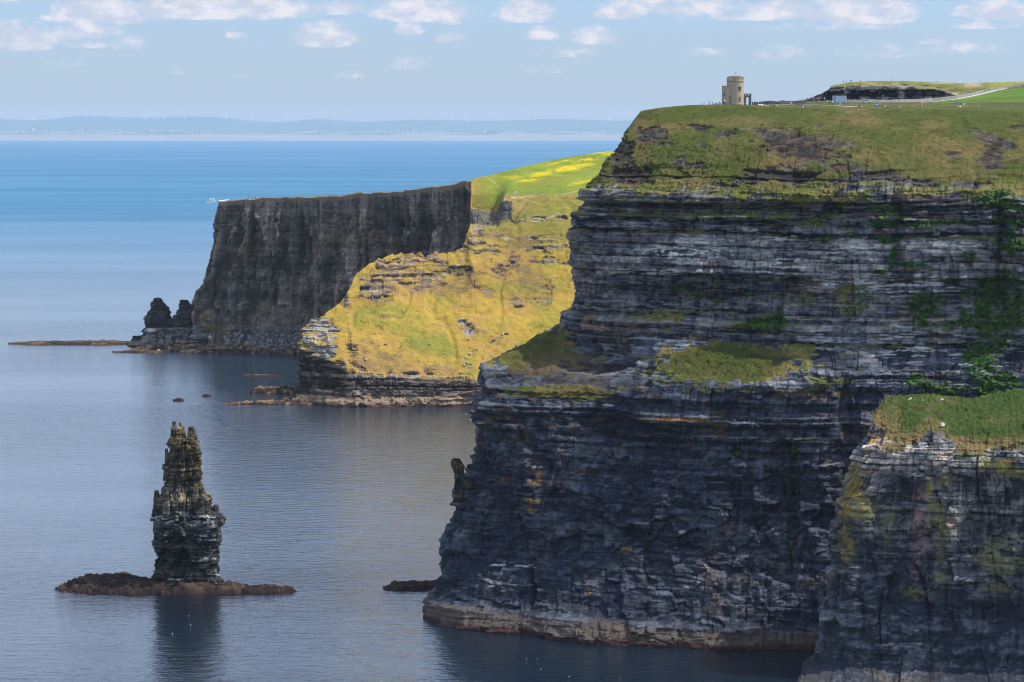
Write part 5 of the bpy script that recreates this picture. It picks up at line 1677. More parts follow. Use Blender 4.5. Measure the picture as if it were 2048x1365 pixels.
# ================================================================== people
def body_mesh(pose):
    """one continuous figure grown round a stick skeleton; returns mesh with slots skin/top/legs/hair/shoes"""
    hip, kn = .90, .48
    V = {}
    if pose == 'sit':
        V = dict(pel=(0, 0, .16), sp=(0, .06, .38), ch=(0, .10, .60), nk=(0, .10, .74), hd=(0, .08, .88),
                 hl=(-.10, 0, .14), kl=(-.13, -.42, .34), al=(-.13, -.72, .07), tl=(-.13, -.86, .10),
                 hr=(.10, 0, .14), kr=(.14, -.44, .30), ar=(.14, -.76, .06), tr=(.14, -.90, .10),
                 sl=(-.19, .10, .66), el=(-.28, .04, .42), wl=(-.20, -.20, .34), sr=(.19, .10, .66), er=(.27, .12, .42), wr=(.28, .16, .18))
    else:
        st = .30 if pose == 'walk' else .07
        V = dict(pel=(0, 0, .95), sp=(0, .01, 1.15), ch=(0, .02, 1.36), nk=(0, .01, 1.50), hd=(0, -.01, 1.64),
                 hl=(-.10, 0, .90), kl=(-.11, -st * .6, .49), al=(-.11, -st, .09), tl=(-.11, -st - .16, .05),
                 hr=(.10, 0, .90), kr=(.11, st * .35, .49), ar=(.11, st, .11), tr=(.12, st - .14, .05),
                 sl=(-.20, .02, 1.42), el=(-.27, .10 if pose == 'walk' else .03, 1.15), wl=(-.25, .02, .92), sr=(.20, .02, 1.42), er=(.27, -.04, 1.15), wr=(.25, -.18, .98))
        if pose == 'bag':
            V['wr'] = (.12, -.26, 1.25)
            V['er'] = (.26, -.06, 1.18)
    E = [('pel', 'sp'), ('sp', 'ch'), ('ch', 'nk'), ('nk', 'hd'), ('pel', 'hl'), ('hl', 'kl'), ('kl', 'al'), ('al', 'tl'), ('pel', 'hr'), ('hr', 'kr'), ('kr', 'ar'), ('ar', 'tr'),
         ('ch', 'sl'), ('sl', 'el'), ('el', 'wl'), ('ch', 'sr'), ('sr', 'er'), ('er', 'wr')]
    Rr = dict(pel=.15, sp=.14, ch=.165, nk=.06, hd=.115, hl=.10, kl=.062, al=.045, tl=.04, hr=.10, kr=.062, ar=.045, tr=.04, sl=.062, el=.045, wl=.036, sr=.062, er=.045, wr=.036)
    names = list(V)
    me = bpy.data.meshes.new('body')
    me.from_pydata([V[n] for n in names], [(names.index(a), names.index(b)) for a, b in E], [])
    o = bpy.data.objects.new('body', me)
    COL.objects.link(o)
    sk = o.modifiers.new('skin', 'SKIN')
    lay = me.skin_vertices[0].data if me.skin_vertices else None
    if lay is None:
        bm = bmesh.new()
        bm.from_mesh(me)
        bm.verts.layers.skin.verify()
        bm.to_mesh(me)
        bm.free()
        lay = me.skin_vertices[0].data
    for i, n in enumerate(names):
        lay[i].radius = (Rr[n], Rr[n])
        lay[i].use_root = (n == 'pel')
    ss = o.modifiers.new('sub', 'SUBSURF')
    ss.levels = 1
    ss.render_levels = 1
    dg = bpy.context.evaluated_depsgraph_get()
    me2 = bpy.data.meshes.new_from_object(o.evaluated_get(dg))
    bpy.data.objects.remove(o)
    for k in range(5):
        me2.materials.append(None)
    J = {n: Vector(p) for n, p in V.items()}
    zone = dict(pel=2, sp=1, ch=1, nk=0, hd=0, hl=2, kl=2, al=2, tl=4, hr=2, kr=2, ar=2, tr=4, sl=1, el=1, wl=0, sr=1, er=1, wr=0)
    for p in me2.polygons:
        c = p.center
        n = min(names, key=lambda q: (J[q] - c).length - Rr[q])
        mi = zone[n]
        if n == 'hd' and (c.z > J['hd'].z + .03 or c.y > J['hd'].y + .04):
            mi = 3
        p.material_index = mi
        p.use_smooth = True
    return me2


CLOTH = {}


def cloth(name):
    cols = dict(white=(.75, .75, .76), black=(.02, .02, .025), navy=(.03, .05, .13), blue=(.05, .22, .65), red=(.60, .04, .07), pink=(.70, .20, .32), teal=(.05, .42, .40), purple=(.28, .12, .38),
                yellow=(.75, .45, .03), orange=(.65, .20, .05), grey=(.22, .23, .25), green=(.08, .35, .15), brown=(.20, .12, .06), beige=(.50, .42, .32), lightblue=(.30, .50, .75))
    if name not in CLOTH:
        CLOTH[name] = simple_mat(name + ' clothing', cols[name], .85, var=.08, scale=8)
    return CLOTH[name]


SKIN = simple_mat('skin', (.48, .28, .20), .6, var=.05)
HAIRS = [simple_mat('dark hair', (.03, .02, .015), .7), simple_mat('fair hair', (.25, .16, .07), .7)]
_people = {}
_bodies = {}


def person(loc, pose, top, legs, label, group, hair=0, face=0.0, hgt=1.0):
    if pose not in _bodies:
        _bodies[pose] = body_mesh(pose)
    key = (pose, top, legs, hair)
    if key not in _people:
        me = _bodies[pose].copy()
        for i, m in enumerate((SKIN, cloth(top), cloth(legs), HAIRS[hair], cloth('black'))):
            me.materials[i] = m
        _people[key] = me
    o = bpy.data.objects.new('person', _people[key])
    COL.objects.link(o)
    o.location = loc
    o.rotation_euler = (0, 0, face)
    o.scale = (hgt, hgt, hgt)
    tag(o, label, 'person', group)
    return o


def build_people():
    rnd = random.Random(4)
    # (px, feet py, pose, top, legs)
    rows = []
    left = [(1403, 'sit', 'white', 'grey'), (1408, 'sit', 'grey', 'navy'), (1416, 'sit', 'white', 'navy'), (1419.5, 'stand', 'navy', 'black'), (1424.5, 'stand', 'teal', 'navy'), (1427, 'sit', 'white', 'navy'),
            (1430, 'sit', 'pink', 'navy'), (1432, 'sit', 'navy', 'black'), (1434, 'sit', 'blue', 'navy'), (1437, 'sit', 'white', 'black'), (1438.5, 'stand', 'purple', 'navy'), (1441, 'sit', 'grey', 'blue')]
    for i, (px, pose, t, l) in enumerate(left):
        p = at(px, 210.6 if pose == 'stand' else 209.6, 1058)
        rows.append((p, pose, t, l, '%s person from the left along the turf edge left of the tower, in %s' % (ORD[i], t), 'visitors left of the tower'))
    front = [(1446.8, 208.6, 'bag', 'navy', 'black'), (1449.3, 208.6, 'stand', 'white', 'navy'), (1460, 208.8, 'walk', 'black', 'black'), (1461.5, 210, 'sit', 'blue', 'blue'), (1471.6, 208.6, 'bag', 'brown', 'beige'),
             (1466.5, 210, 'sit', 'purple', 'navy'), (1475.5, 210, 'sit', 'pink', 'grey'), (1479, 210, 'sit', 'white', 'brown'), (1482.5, 210, 'sit', 'beige', 'pink'), (1490.5, 209.6, 'sit', 'blue', 'navy')]
    for i, (px, py, pose, t, l) in enumerate(front):
        rows.append((at(px, py, 1056.5), pose, t, l, '%s person from the left at the foot of the round tower, in %s' % (ORD[i], t), 'visitors at the foot of the tower'))
    right = [(1505, 209, 'stand', 'lightblue', 'navy'), (1506.6, 209.4, 'stand', 'white', 'beige'), (1509.6, 209, 'stand', 'navy', 'brown'), (1511.6, 209.5, 'walk', 'beige', 'navy'), (1510.8, 213, 'sit', 'blue', 'pink'), (1516.4, 209.5, 'stand', 'white', 'grey'),
             (1515, 212.5, 'sit', 'purple', 'navy'), (1517, 213.4, 'sit', 'beige', 'grey'), (1520.5, 213, 'sit', 'navy', 'black'), (1523.6, 210, 'stand', 'teal', 'grey'), (1527.5, 213, 'sit', 'blue', 'navy'), (1532, 213.5, 'sit', 'beige', 'pink'),
             (1535.5, 212, 'bag', 'black', 'black'), (1536.6, 213.6, 'sit', 'white', 'beige'), (1540.4, 212.6, 'stand', 'blue', 'navy'), (1542.2, 208, 'stand', 'purple', 'grey'), (1546.5, 210.5, 'walk', 'navy', 'beige'), (1546.8, 214, 'sit', 'black', 'black'), (1552, 214, 'sit', 'red', 'black'), (1555, 213.6, 'sit', 'beige', 'white')]
    for i, (px, py, pose, t, l) in enumerate(right):
        rows.append((plateau(px, py), pose, t, l, '%s person from the left on the paving right of the tower, in %s' % (ORD[i], t), 'visitors right of the tower'))
    mid = [(1592.8, 209, 'bag', 'black', 'black'), (1598.5, 205, 'stand', 'teal', 'green'), (1602.3, 206, 'stand', 'grey', 'navy'), (1605, 206, 'stand', 'teal', 'pink'), (1608.8, 206.5, 'stand', 'yellow', 'yellow'), (1614.5, 203, 'stand', 'navy', 'purple'), (1618.5, 203, 'stand', 'white', 'navy'), (1621, 203, 'stand', 'navy', 'navy'),
           (1628, 203, 'stand', 'pink', 'beige'), (1631.5, 203, 'stand', 'red', 'red'), (1635.5, 203, 'stand', 'beige', 'pink'), (1637.8, 203.5, 'stand', 'navy', 'brown'), (1639.6, 205, 'sit', 'yellow', 'orange'), (1649.2, 202.5, 'stand', 'white', 'pink'), (1653.4, 204.6, 'sit', 'white', 'grey')]
    for i, (px, py, pose, t, l) in enumerate(mid):
        rows.append((plateau(px, py), pose, t, l, '%s person from the left between the dark flag wall and the steel container, in %s' % (ORD[i], t), 'visitors between the wall and the container'))
    sit = [(1602.5, 216, 'navy'), (1606.5, 216, 'white'), (1608.6, 216, 'navy'), (1611.6, 216, 'pink'), (1614, 216, 'purple'), (1618.5, 216, 'white')]
    for i, (px, py, t) in enumerate(sit):
        rows.append((plateau(px, py), 'sit', t, 'navy' if i % 2 else 'beige', '%s sitter from the left in the row seated below the container path, in %s' % (ORD[i], t), 'sitters in the row below the path'))
    path = [(1658.8, 210, 'walk', 'beige', 'black', 'person in beige and black walking left on the gravel path under the container'), (1664.5, 210.5, 'walk', 'white', 'black', 'person in white top and black shorts on the path under the container'),
            (1679.8, 211, 'walk', 'teal', 'white', 'person in teal top and white trousers on the path right of the container'), (1717, 216, 'stand', 'navy', 'black', 'left one of two people in dark clothes on the path below the white car'),
            (1719.2, 216, 'stand', 'black', 'navy', 'right one of two people in dark clothes on the path below the white car'), (1726, 217, 'sit', 'white', 'purple', 'sitter in white beside the dark pair on the path'), (1728.6, 217, 'sit', 'purple', 'navy', 'sitter in purple beside the dark pair on the path'),
            (1749.8, 215, 'stand', 'lightblue', 'black', 'leftmost of three people standing right of the white car, black legs'), (1753.8, 216.2, 'walk', 'white', 'black', 'tallest of three standing right of the car, in white'), (1756.8, 215.6, 'stand', 'blue', 'blue', 'rightmost of three standing right of the car, all in blue'),
            (1767.6, 215.4, 'sit', 'red', 'beige', 'sitter in red, leftmost on the grass right of the trio'), (1771, 215.6, 'sit', 'white', 'pink', 'sitter in white on the grass next to one in red'), (1774.6, 215.6, 'sit', 'purple', 'grey', 'sitter in purple on the grass right of the trio'), (1777.6, 215.8, 'sit', 'pink', 'navy', 'sitter in pink, rightmost of four on the grass right of the trio'),
            (1800.5, 215.6, 'sit', 'lightblue', 'white', 'sitter in light blue of a pair on the grass ahead of the grey wall'), (1803.4, 215.4, 'sit', 'red', 'white', 'sitter in red of a pair on the grass ahead of the grey wall'), (1824.6, 214.6, 'sit', 'beige', 'green', 'lone sitter in beige on the grass'), (1832, 215, 'sit', 'lightblue', 'blue', 'lone sitter in blue on the grass'),
            (1841, 215, 'sit', 'black', 'black', 'sitter in black left of the one in white'), (1843.6, 215, 'sit', 'white', 'white', 'sitter all in white on the grass left of the notice boards'),
            (1916.8, 215, 'sit', 'pink', 'white', 'sitter in pink, leftmost under the notice boards'), (1920.4, 215, 'sit', 'white', 'white', 'sitter in white, second under the notice boards'), (1927, 215.4, 'sit', 'beige', 'beige', 'sitter in beige, third under the notice boards'), (1933.6, 215.6, 'sit', 'orange', 'beige', 'sitter in orange, rightmost under the notice boards'),
            (1957, 216.4, 'sit', 'white', 'black', 'lone sitter in white and black by the post fence'), (1844.4, 208.6, 'stand', 'pink', 'white', 'lone person in pink standing behind the post fence'),
            (1850.6, 201.5, 'stand', 'red', 'red', 'person in red walking beside the long grey flag wall'), (1858.6, 202.5, 'walk', 'white', 'blue', 'left walker in white and blue beside the grey wall'), (1860.4, 202.5, 'walk', 'white', 'navy', 'right walker in white and navy beside the grey wall'),
            (1909.8, 196.4, 'walk', 'pink', 'red', 'walker in pink on the rising path by the wall'), (1912.4, 195.4, 'walk', 'white', 'purple', 'walker in white on the rising path by the wall'), (1933.4, 191, 'walk', 'pink', 'black', 'walker in pink and black higher up by the wall'), (1936.8, 189.6, 'walk', 'blue', 'navy', 'walker in blue higher up by the wall'),
            (1979.2, 179.6, 'walk', 'red', 'black', 'walker in red and black near the top of the wall path'), (2033.6, 172.6, 'walk', 'teal', 'black', 'walker in teal at the top of the wall path')]
    for (px, py, pose, t, l, lab) in path:
        rows.append((plateau(px, py), pose, t, l, lab, 'visitors on the plateau'))
    gk = [(1686.4, 166, 'black', 'navy'), (1692.6, 164.8, 'red', 'pink'), (1700.5, 164.6, 'teal', 'black'), (1703.4, 164.4, 'black', 'black'), (1720.6, 162.6, 'pink', 'red'), (1783, 163, 'blue', 'navy'), (1874, 166, 'red', 'black'), (1922.6, 166.6, 'white', 'grey'), (1926.8, 166.8, 'white', 'beige'),
          (1936, 167, 'teal', 'navy'), (1959.8, 166, 'teal', 'black'), (1962.4, 167, 'white', 'blue'), (1965.4, 168, 'white', 'white'), (1971.6, 168.5, 'white', 'orange'), (1974.4, 169, 'beige', 'red'), (1978, 169.4, 'white', 'white'), (1984.6, 170.5, 'blue', 'blue')]
    for i, (px, py, t, l) in enumerate(gk):
        p = find('G', px, py, 2.4, 3.2)
        rows.append((p, 'stand', t, l, '%s person from the left along the top of the hill behind the plateau, in %s' % (ORD[i], t), 'walkers on the hill behind'))
    ck = [(497, 'navy'), (503, 'pink'), (509.6, 'black'), (511.4, 'red'), (522.5, 'navy'), (525.5, 'red'), (538.2, 'lightblue'), (539.8, 'navy'), (543, 'purple'), (557.5, 'black'), (560.5, 'navy'), (564, 'black'), (660.4, 'black')]
    for i, (px, t) in enumerate(ck):
        rows.append((find('C', px, 396, 4.02, 4.4), 'stand', t, 'black', '%s walker from the left on the rim of the far dark wall, in %s' % (ORD[i], t), 'walkers on the far rim'))
    rows.append((find('B', 1022, 378, 7, 8.9), 'stand', 'purple', 'grey', 'walker in purple where the two paths meet on the far pasture', 'walkers on the far pasture'))
    rows.append((find('B', 1047.6, 385.6, 7, 8.9), 'stand', 'purple', 'white', 'walker in purple and white right of the white board', 'walkers on the far pasture'))
    rows.append((find('B', 1042.6, 389, 7, 8.9), 'sit', 'pink', 'pink', 'sitter in pink by the path right of the white board', 'walkers on the far pasture'))
    d1 = [o for o in bpy.data.objects if o.name.startswith('sea_stack')]
    rows.append((at(316.5, 597.5, 2185), 'stand', 'black', 'black', 'lone dark figure standing on top of the far pyramid stack', 'walkers on the far rim'))
    for (p, pose, t, l, lab, grp) in rows:
        big = 1.35 if 'far' in lab else 1.0
        person((float(p[0]), float(p[1]), float(p[2]) - .03), pose, t, l, lab, grp, hair=rnd.choice((0, 0, 1)), face=rnd.uniform(-2.5, 2.5), hgt=rnd.uniform(.95, 1.08))


# ================================================================== plateau furniture
def polyline(pts, step, fn):
    """resample photo-pixel polyline on the plateau to world points about step metres apart"""
    W = [fn(*p) for p in pts]
    out = []
    for a, b, pa, pb in zip(W[:-1], W[1:], pts[:-1], pts[1:]):
        n = max(1, int(round(np.linalg.norm(b - a) / step)))
        for k in range(n):
            f = k / n
            q = fn(pa[0] + (pb[0] - pa[0]) * f, pa[1] + (pb[1] - pa[1]) * f)
            l = a + (b - a) * f
            out.append(np.array([l[0], l[1], q[2] * .5 + l[2] * .5]))
    out.append(W[-1])
    return out


def build_plateau():
    # dark flag wall between tower and container
    def flagwall(name, pts, h, mat, label, step=1.1, low=.5):
        W = polyline(pts, step, plateau)
        m = MB()
        r = random.Random(len(W))
        o0 = W[0]
        for a, b in zip(W[:-1], W[1:]):
            d = b - a
            L = float(np.hypot(d[0], d[1]))
            an = math.atan2(d[1], d[0])
            hh = h * r.uniform(.88, 1.08)
            c = (a + b) / 2 - o0
            m.box((c[0], c[1], c[2] + hh / 2 - low / 2), (L * .985, .09 + r.uniform(0, .05), hh + low), an + r.uniform(-.03, .03))
        o = m.build(name, mat)
        o.location = o0
        tag(o, label, 'wall')
        return o
    flagwall('flagstone_wall', [(1504, 208.4), (1530, 208.6), (1560, 208.4), (1590, 208.2), (1612, 207.6)], 1.25, MT['stone_dark'], 'dark stone flag wall running from the tower gate to the crowd')
    flagwall('flagstone_wall', [(1690, 205.2), (1720, 205.4), (1760, 205.6), (1800, 205.0), (1840, 204.4), (1865, 202.6), (1890, 200), (1915, 196.5), (1945, 191), (1965, 185.6), (1985, 180.6), (2010, 176), (2048, 172.6), (2120, 168)], 1.3, MT['flag'],
             'long pale grey flagstone wall climbing the hill at the right')
    # gravel path and paving
    def ribbon(name, pts, w, label, kind='structure'):
        W = polyline(pts, 2.5, plateau)
        W = np.array(W)
        W[:, 2] = smooth_axis(W[:, 2], 4, 0)
        V, Fc = [], []
        for i, p in enumerate(W):
            t = W[min(i + 1, len(W) - 1)] - W[max(i - 1, 0)]
            n = np.array([-t[1], t[0], 0]) / max(np.hypot(t[0], t[1]), 1e-6)
            for s in (-1, -.33, .33, 1):
                q = p + n * s * w / 2
                V.append((q[0], q[1], q[2] + .16 - .05 * abs(s)))
        for i in range(len(W) - 1):
            for j in range(3):
                Fc.append((i * 4 + j, i * 4 + j + 1, i * 4 + j + 5, i * 4 + j + 4))
        me = bpy.data.meshes.new(name)
        me.from_pydata(V, [], Fc)
        me.materials.append(MT['path'])
        o = bpy.data.objects.new(name, me)
        COL.objects.link(o)
        o['kind'] = kind
        o['label'] = label
    ribbon('path', [(1556, 210.8), (1600, 209.6), (1640, 211.2), (1680, 213), (1720, 214.8), (1760, 216), (1785, 216.6)], 4.5, 'pale gravel path across the plateau')
    ribbon('path', [(1500, 211), (1530, 212.4), (1560, 214.4), (1600, 215.6), (1660, 216.2), (1720, 216.6)], 2.2, 'thin edge path along the brow of the cliff')
    ribbon('path', [(1840, 206.0), (1868, 204.4), (1892, 201.6), (1918, 198), (1947, 192.6), (1968, 187.6), (1988, 182.4), (2012, 177.6), (2048, 174.2)], 2.6, 'path climbing beside the grey flag wall')
    # paved apron round the tower
    # post and wire fences, each one thing with posts and wires
    def fence(pts, h, step, label, post=.07):
        W = polyline(pts, step, plateau)
        root = empty('post_fence', W[0])
        tag(root, label, 'fence')
        pm = MB().box((0, 0, h / 2 - .15), (post, post, h + .3)).build('post', MT['wood'], root)
        for i, p in enumerate(W):
            q = pm if i == 0 else pm.copy()
            if i:
                COL.objects.link(q)
                q.parent = root
            q.location = p - W[0]
        m = MB()
        for a, b in zip(W[:-1], W[1:]):
            a0, b0 = a - W[0], b - W[0]
            d = b0 - a0
            for f in (.35, .62, .92):
                v = [m.bm.verts.new((a0[0], a0[1] - .02, a0[2] + h * f + s)) for s in (-.015, .015)] + [m.bm.verts.new((b0[0], b0[1] - .02, b0[2] + h * f + s)) for s in (.015, -.015)]
                w = [m.bm.verts.new((x.co.x, x.co.y + .03, x.co.z)) for x in v]
                m.bm.faces.new(v)
                m.bm.faces.new(w[::-1])
                for i in range(4):
                    m.bm.faces.new((v[i], w[i], w[(i + 1) % 4], v[(i + 1) % 4]))
        m.build('wire', MT['wire'], root)
    fence([(1690, 206.6), (1730, 207), (1780, 207.2), (1830, 207), (1865, 205.8), (1900, 202)], 1.3, 3.0, 'dark post fence in front of the grey flag wall by the white car')
    fence([(1800, 212), (1850, 212.6), (1900, 213.4), (1950, 214.6), (2000, 216), (2048, 217.4), (2090, 218)], 1.15, 2.6, 'post and wire fence between the bright pasture and the rough cliff grass')
    # steel container
    p = plateau(1678, 205.4)
    sc = p[1] / F
    w, h, dp = 24.6 * sc * .80, 13.4 * sc, 2.6
    root = empty('steel_container', (p[0] + .2, p[1], p[2]), 0)
    tag(root, 'pale blue steel container cabin beside the wall', 'container')
    w1, w2 = 20.2 * sc, 6.0 * sc
    MB().box((w2 / 2, 0, h / 2), (w1, dp, h - .1)).build('body', MT['paint_b'], root)
    MB().box((-w1 / 2 , -.03, h / 2), (w2, dp, h - .14)).build('end_panel', MT['paint_b_shade'], root)  # darker paint gives the container's end its shade
    m = MB()
    m.box((0, -.02, h + .0), (w1 + w2 + .15, dp + .2, .16))
    m.build('roof_rim', MT['rim_fringe'], root)  # pink lens fringe of the bright edge put into the rim colour
    for xx in (-(w1 + w2) / 2, -w1 / 2 + w2 / 2, (w1 + w2) / 2):
        MB().box((xx, -dp / 2 - .06, h / 2), (.12, .1, h)).build('corner_post', MT['paint_w'], root)
    # notice boards
    for (x0, x1, yt, yb, mt, lab) in [(1579.2, 1583.4, 205.8, 208.2, 'sign', 'lower small white board on the dark flag wall, left one'), (1585, 1588.6, 203.2, 206.6, 'sign', 'upright white board on the dark flag wall, right one'), (1557.6, 1559.6, 203.6, 205.2, 'sign', 'tiny white notice on the dark flag wall'),
                                      (1908, 1919, 206.8, 210.6, 'sign_g', 'wide slanted grey notice board by the post fence'), (1920.4, 1923, 208.2, 211.2, 'stone_dark', 'small dark board between grey and white boards'), (1925, 1929.6, 207.8, 211.6, 'sign', 'small white board at the right end of the notice boards')]:
        q = plateau((x0 + x1) / 2, yb + .6)
        s_ = q[1] / F
        W_, H_ = (x1 - x0) * s_, (yb - yt) * s_
        r = empty('notice_board', q - np.array([0, .8, 0]))
        tag(r, lab, 'board')
        MB().box((0, 0, .35 + H_ / 2), (W_, .06, H_)).build('panel', MT[mt], r)
        for s in (-1, 1):
            MB().box((s * W_ * .4, .06, .2), (.07, .06, .6)).build('post', MT['wood'], r)
    for (px, py, w_, h_, lab) in [(1030.6, 388.5, 2.2, 1.9, 'white board where the far paths meet'), (1069.6, 388, 1.6, .8, 'low white board right of the walkers on the far pasture')]:
        q = find('B', px, py, 7, 8.9)
        r = empty('notice_board', q)
        tag(r, lab, 'board')
        MB().box((0, 0, .5 + h_ / 2), (w_, .08, h_)).build('panel', MT['sign'], r)
        for s in (-1, 1):
            MB().box((s * w_ * .4, .08, .3), (.12, .1, 1.0)).build('post', MT['wood'], r)
    # boulder-built cabin-like rock on the far slope is left to the terrain


def build_car():
    p = plateau(1732, 206.4)
    root = empty('parked_car', (p[0], p[1] - 1.2, p[2]))
    tag(root, 'white estate car parked on the grass before the grey wall', 'car')
    prof = [(-2.25, .35), (-2.3, .75), (-2.22, 1.0), (-2.1, 1.42), (-1.95, 1.56), (-.2, 1.58), (.25, 1.5), (1.05, 1.02), (2.05, .88), (2.3, .62), (2.28, .35)]
    m = MB().prism(prof, -.88, .88)
    b = m.build('body', MT['paint_w'], root, bevel=.06)
    for (x0, x1, xa, xb, nm) in [(-2.0, -1.25, -1.92, -1.2, 'side_window'), (-1.12, -.28, -1.08, -.28, 'side_window'), (-.18, .82, -.18, .32, 'side_window')]:
        MB().prism([(x0, 1.02), (x1, 1.02), (xb, 1.45), (xa, 1.45)], -.915, -.88).build(nm, MT['glass'], root)
    MB().prism([(.38, 1.5), (1.03, 1.06), (1.06, 1.08), (.42, 1.53)], -.74, .74).build('windscreen', MT['glass'], root)
    for x in (-1.4, 1.42):
        for y in (-.86, .86):
            w = MB().cyl((x, y, .33), .33, .33, .22, 20, rot=(math.pi / 2, 0, 0)).build('wheel', MT['tyre'], root)
            MB().cyl((x, y * 1.04, .33), .19, .19, .24, 14, rot=(math.pi / 2, 0, 0)).build('rim', MT['rim'], w)
    for y in (-.7, .7):
        MB().box((2.24, y, .74), (.1, .3, .16)).build('headlight', MT['light_w'], root)
        MB().box((-2.24, y, .95), (.08, .22, .3)).build('tail_light', MT['light_r'], root)
    for y in (-.6, .6):
        MB().box((-.9, y, 1.64), (2.0, .06, .06)).build('roof_rail', MT['rim'], root)


def build_boat():
    p = sea(423, 404)
    root = empty('tour_boat', p, math.radians(182))
    root.scale = (1.15, 1.3, 1.45)
    tag(root, 'white passenger boat heading left on open blue water', 'boat')
    L, W = 19.0, 5.5
    bm = bmesh.new()
    secs = []
    for i, f in enumerate((-.5, -.35, 0, .25, .4, .5)):
        wd = W * (.95, 1, 1, .85, .5, .04)[i]
        sh = (1.9, 1.8, 1.8, 2.1, 2.5, 3.0)[i]
        secs.append([bm.verts.new((f * L, -wd / 2, sh)), bm.verts.new((f * L, -wd * .38, -.3)), bm.verts.new((f * L, wd * .38, -.3)), bm.verts.new((f * L, wd / 2, sh))])
    for a, b in zip(secs[:-1], secs[1:]):
        for k in range(4):
            bm.faces.new((a[k], b[k], b[(k + 1) % 4], a[(k + 1) % 4]))
    bm.faces.new(secs[0][::-1])
    bm.faces.new(secs[-1])
    h = MB()
    h.bm.free()
    h.bm = bm
    h.build('hull', [simple_mat('grey hull', (.55, .58, .62), .4)], root)
    MB().box((-.5, 0, 2.9), (12, 4.6, 2.2)).box((-2.6, 0, 4.9), (7.5, 4.2, 1.8)).build('cabin', MT['paint_w'], root)
    MB().box((-.5, 0, 3.1), (11.0, 4.66, .7)).build('window_band', MT['glass'], root)
    MB().box((2.2, 0, 4.7), (2.6, 3.4, 2.0), taper=.85).build('wheelhouse', MT['paint_w'], root)
    MB().cyl((1.6, 0, 6.8), .14, .08, 3.4, 8).box((1.6, 0, 7.4), (.2, 2.2, .12)).build('mast', MT['paint_w'], root)
    # wake
    def foam(pts, w0, seed):
        m = MB()
        r = random.Random(seed)
        V = []
        a, b = np.array(pts[0]), np.array(pts[1])
        d = b - a
        nrm = np.array([-d[1], d[0]]) / np.hypot(*d)
        n = 26
        prev = None
        for i in range(n + 1):
            f = i / n
            c = a + d * f + nrm * r.uniform(-.8, .8)
            w = w0 * math.sin(math.pi * min(1, f * 1.05 + .04)) * r.uniform(.6, 1.3) + .3
            cur = (m.bm.verts.new((c[0] + nrm[0] * w, c[1] + nrm[1] * w, .05)), m.bm.verts.new((c[0], c[1], .35)), m.bm.verts.new((c[0] - nrm[0] * w, c[1] - nrm[1] * w, .05)))
            if prev:
                m.bm.faces.new((prev[0], cur[0], cur[1], prev[1]))
                m.bm.faces.new((prev[1], cur[1], cur[2], prev[2]))
            prev = cur
        return m
    q0, q1 = sea(412, 405), sea(433, 404.3)
    o = foam([q0[:2], q1[:2]], 9, 1).build('wake', MT['foam'])
    o['kind'] = 'stuff'
    o['label'] = 'white foam under the boat hull'
    q0, q1 = sea(437, 402.4), sea(458, 399.6)
    o = foam([q0[:2], q1[:2]], 6, 2).build('wake', MT['foam'])
    o['kind'] = 'stuff'
    o['label'] = 'white foam trail behind the boat'


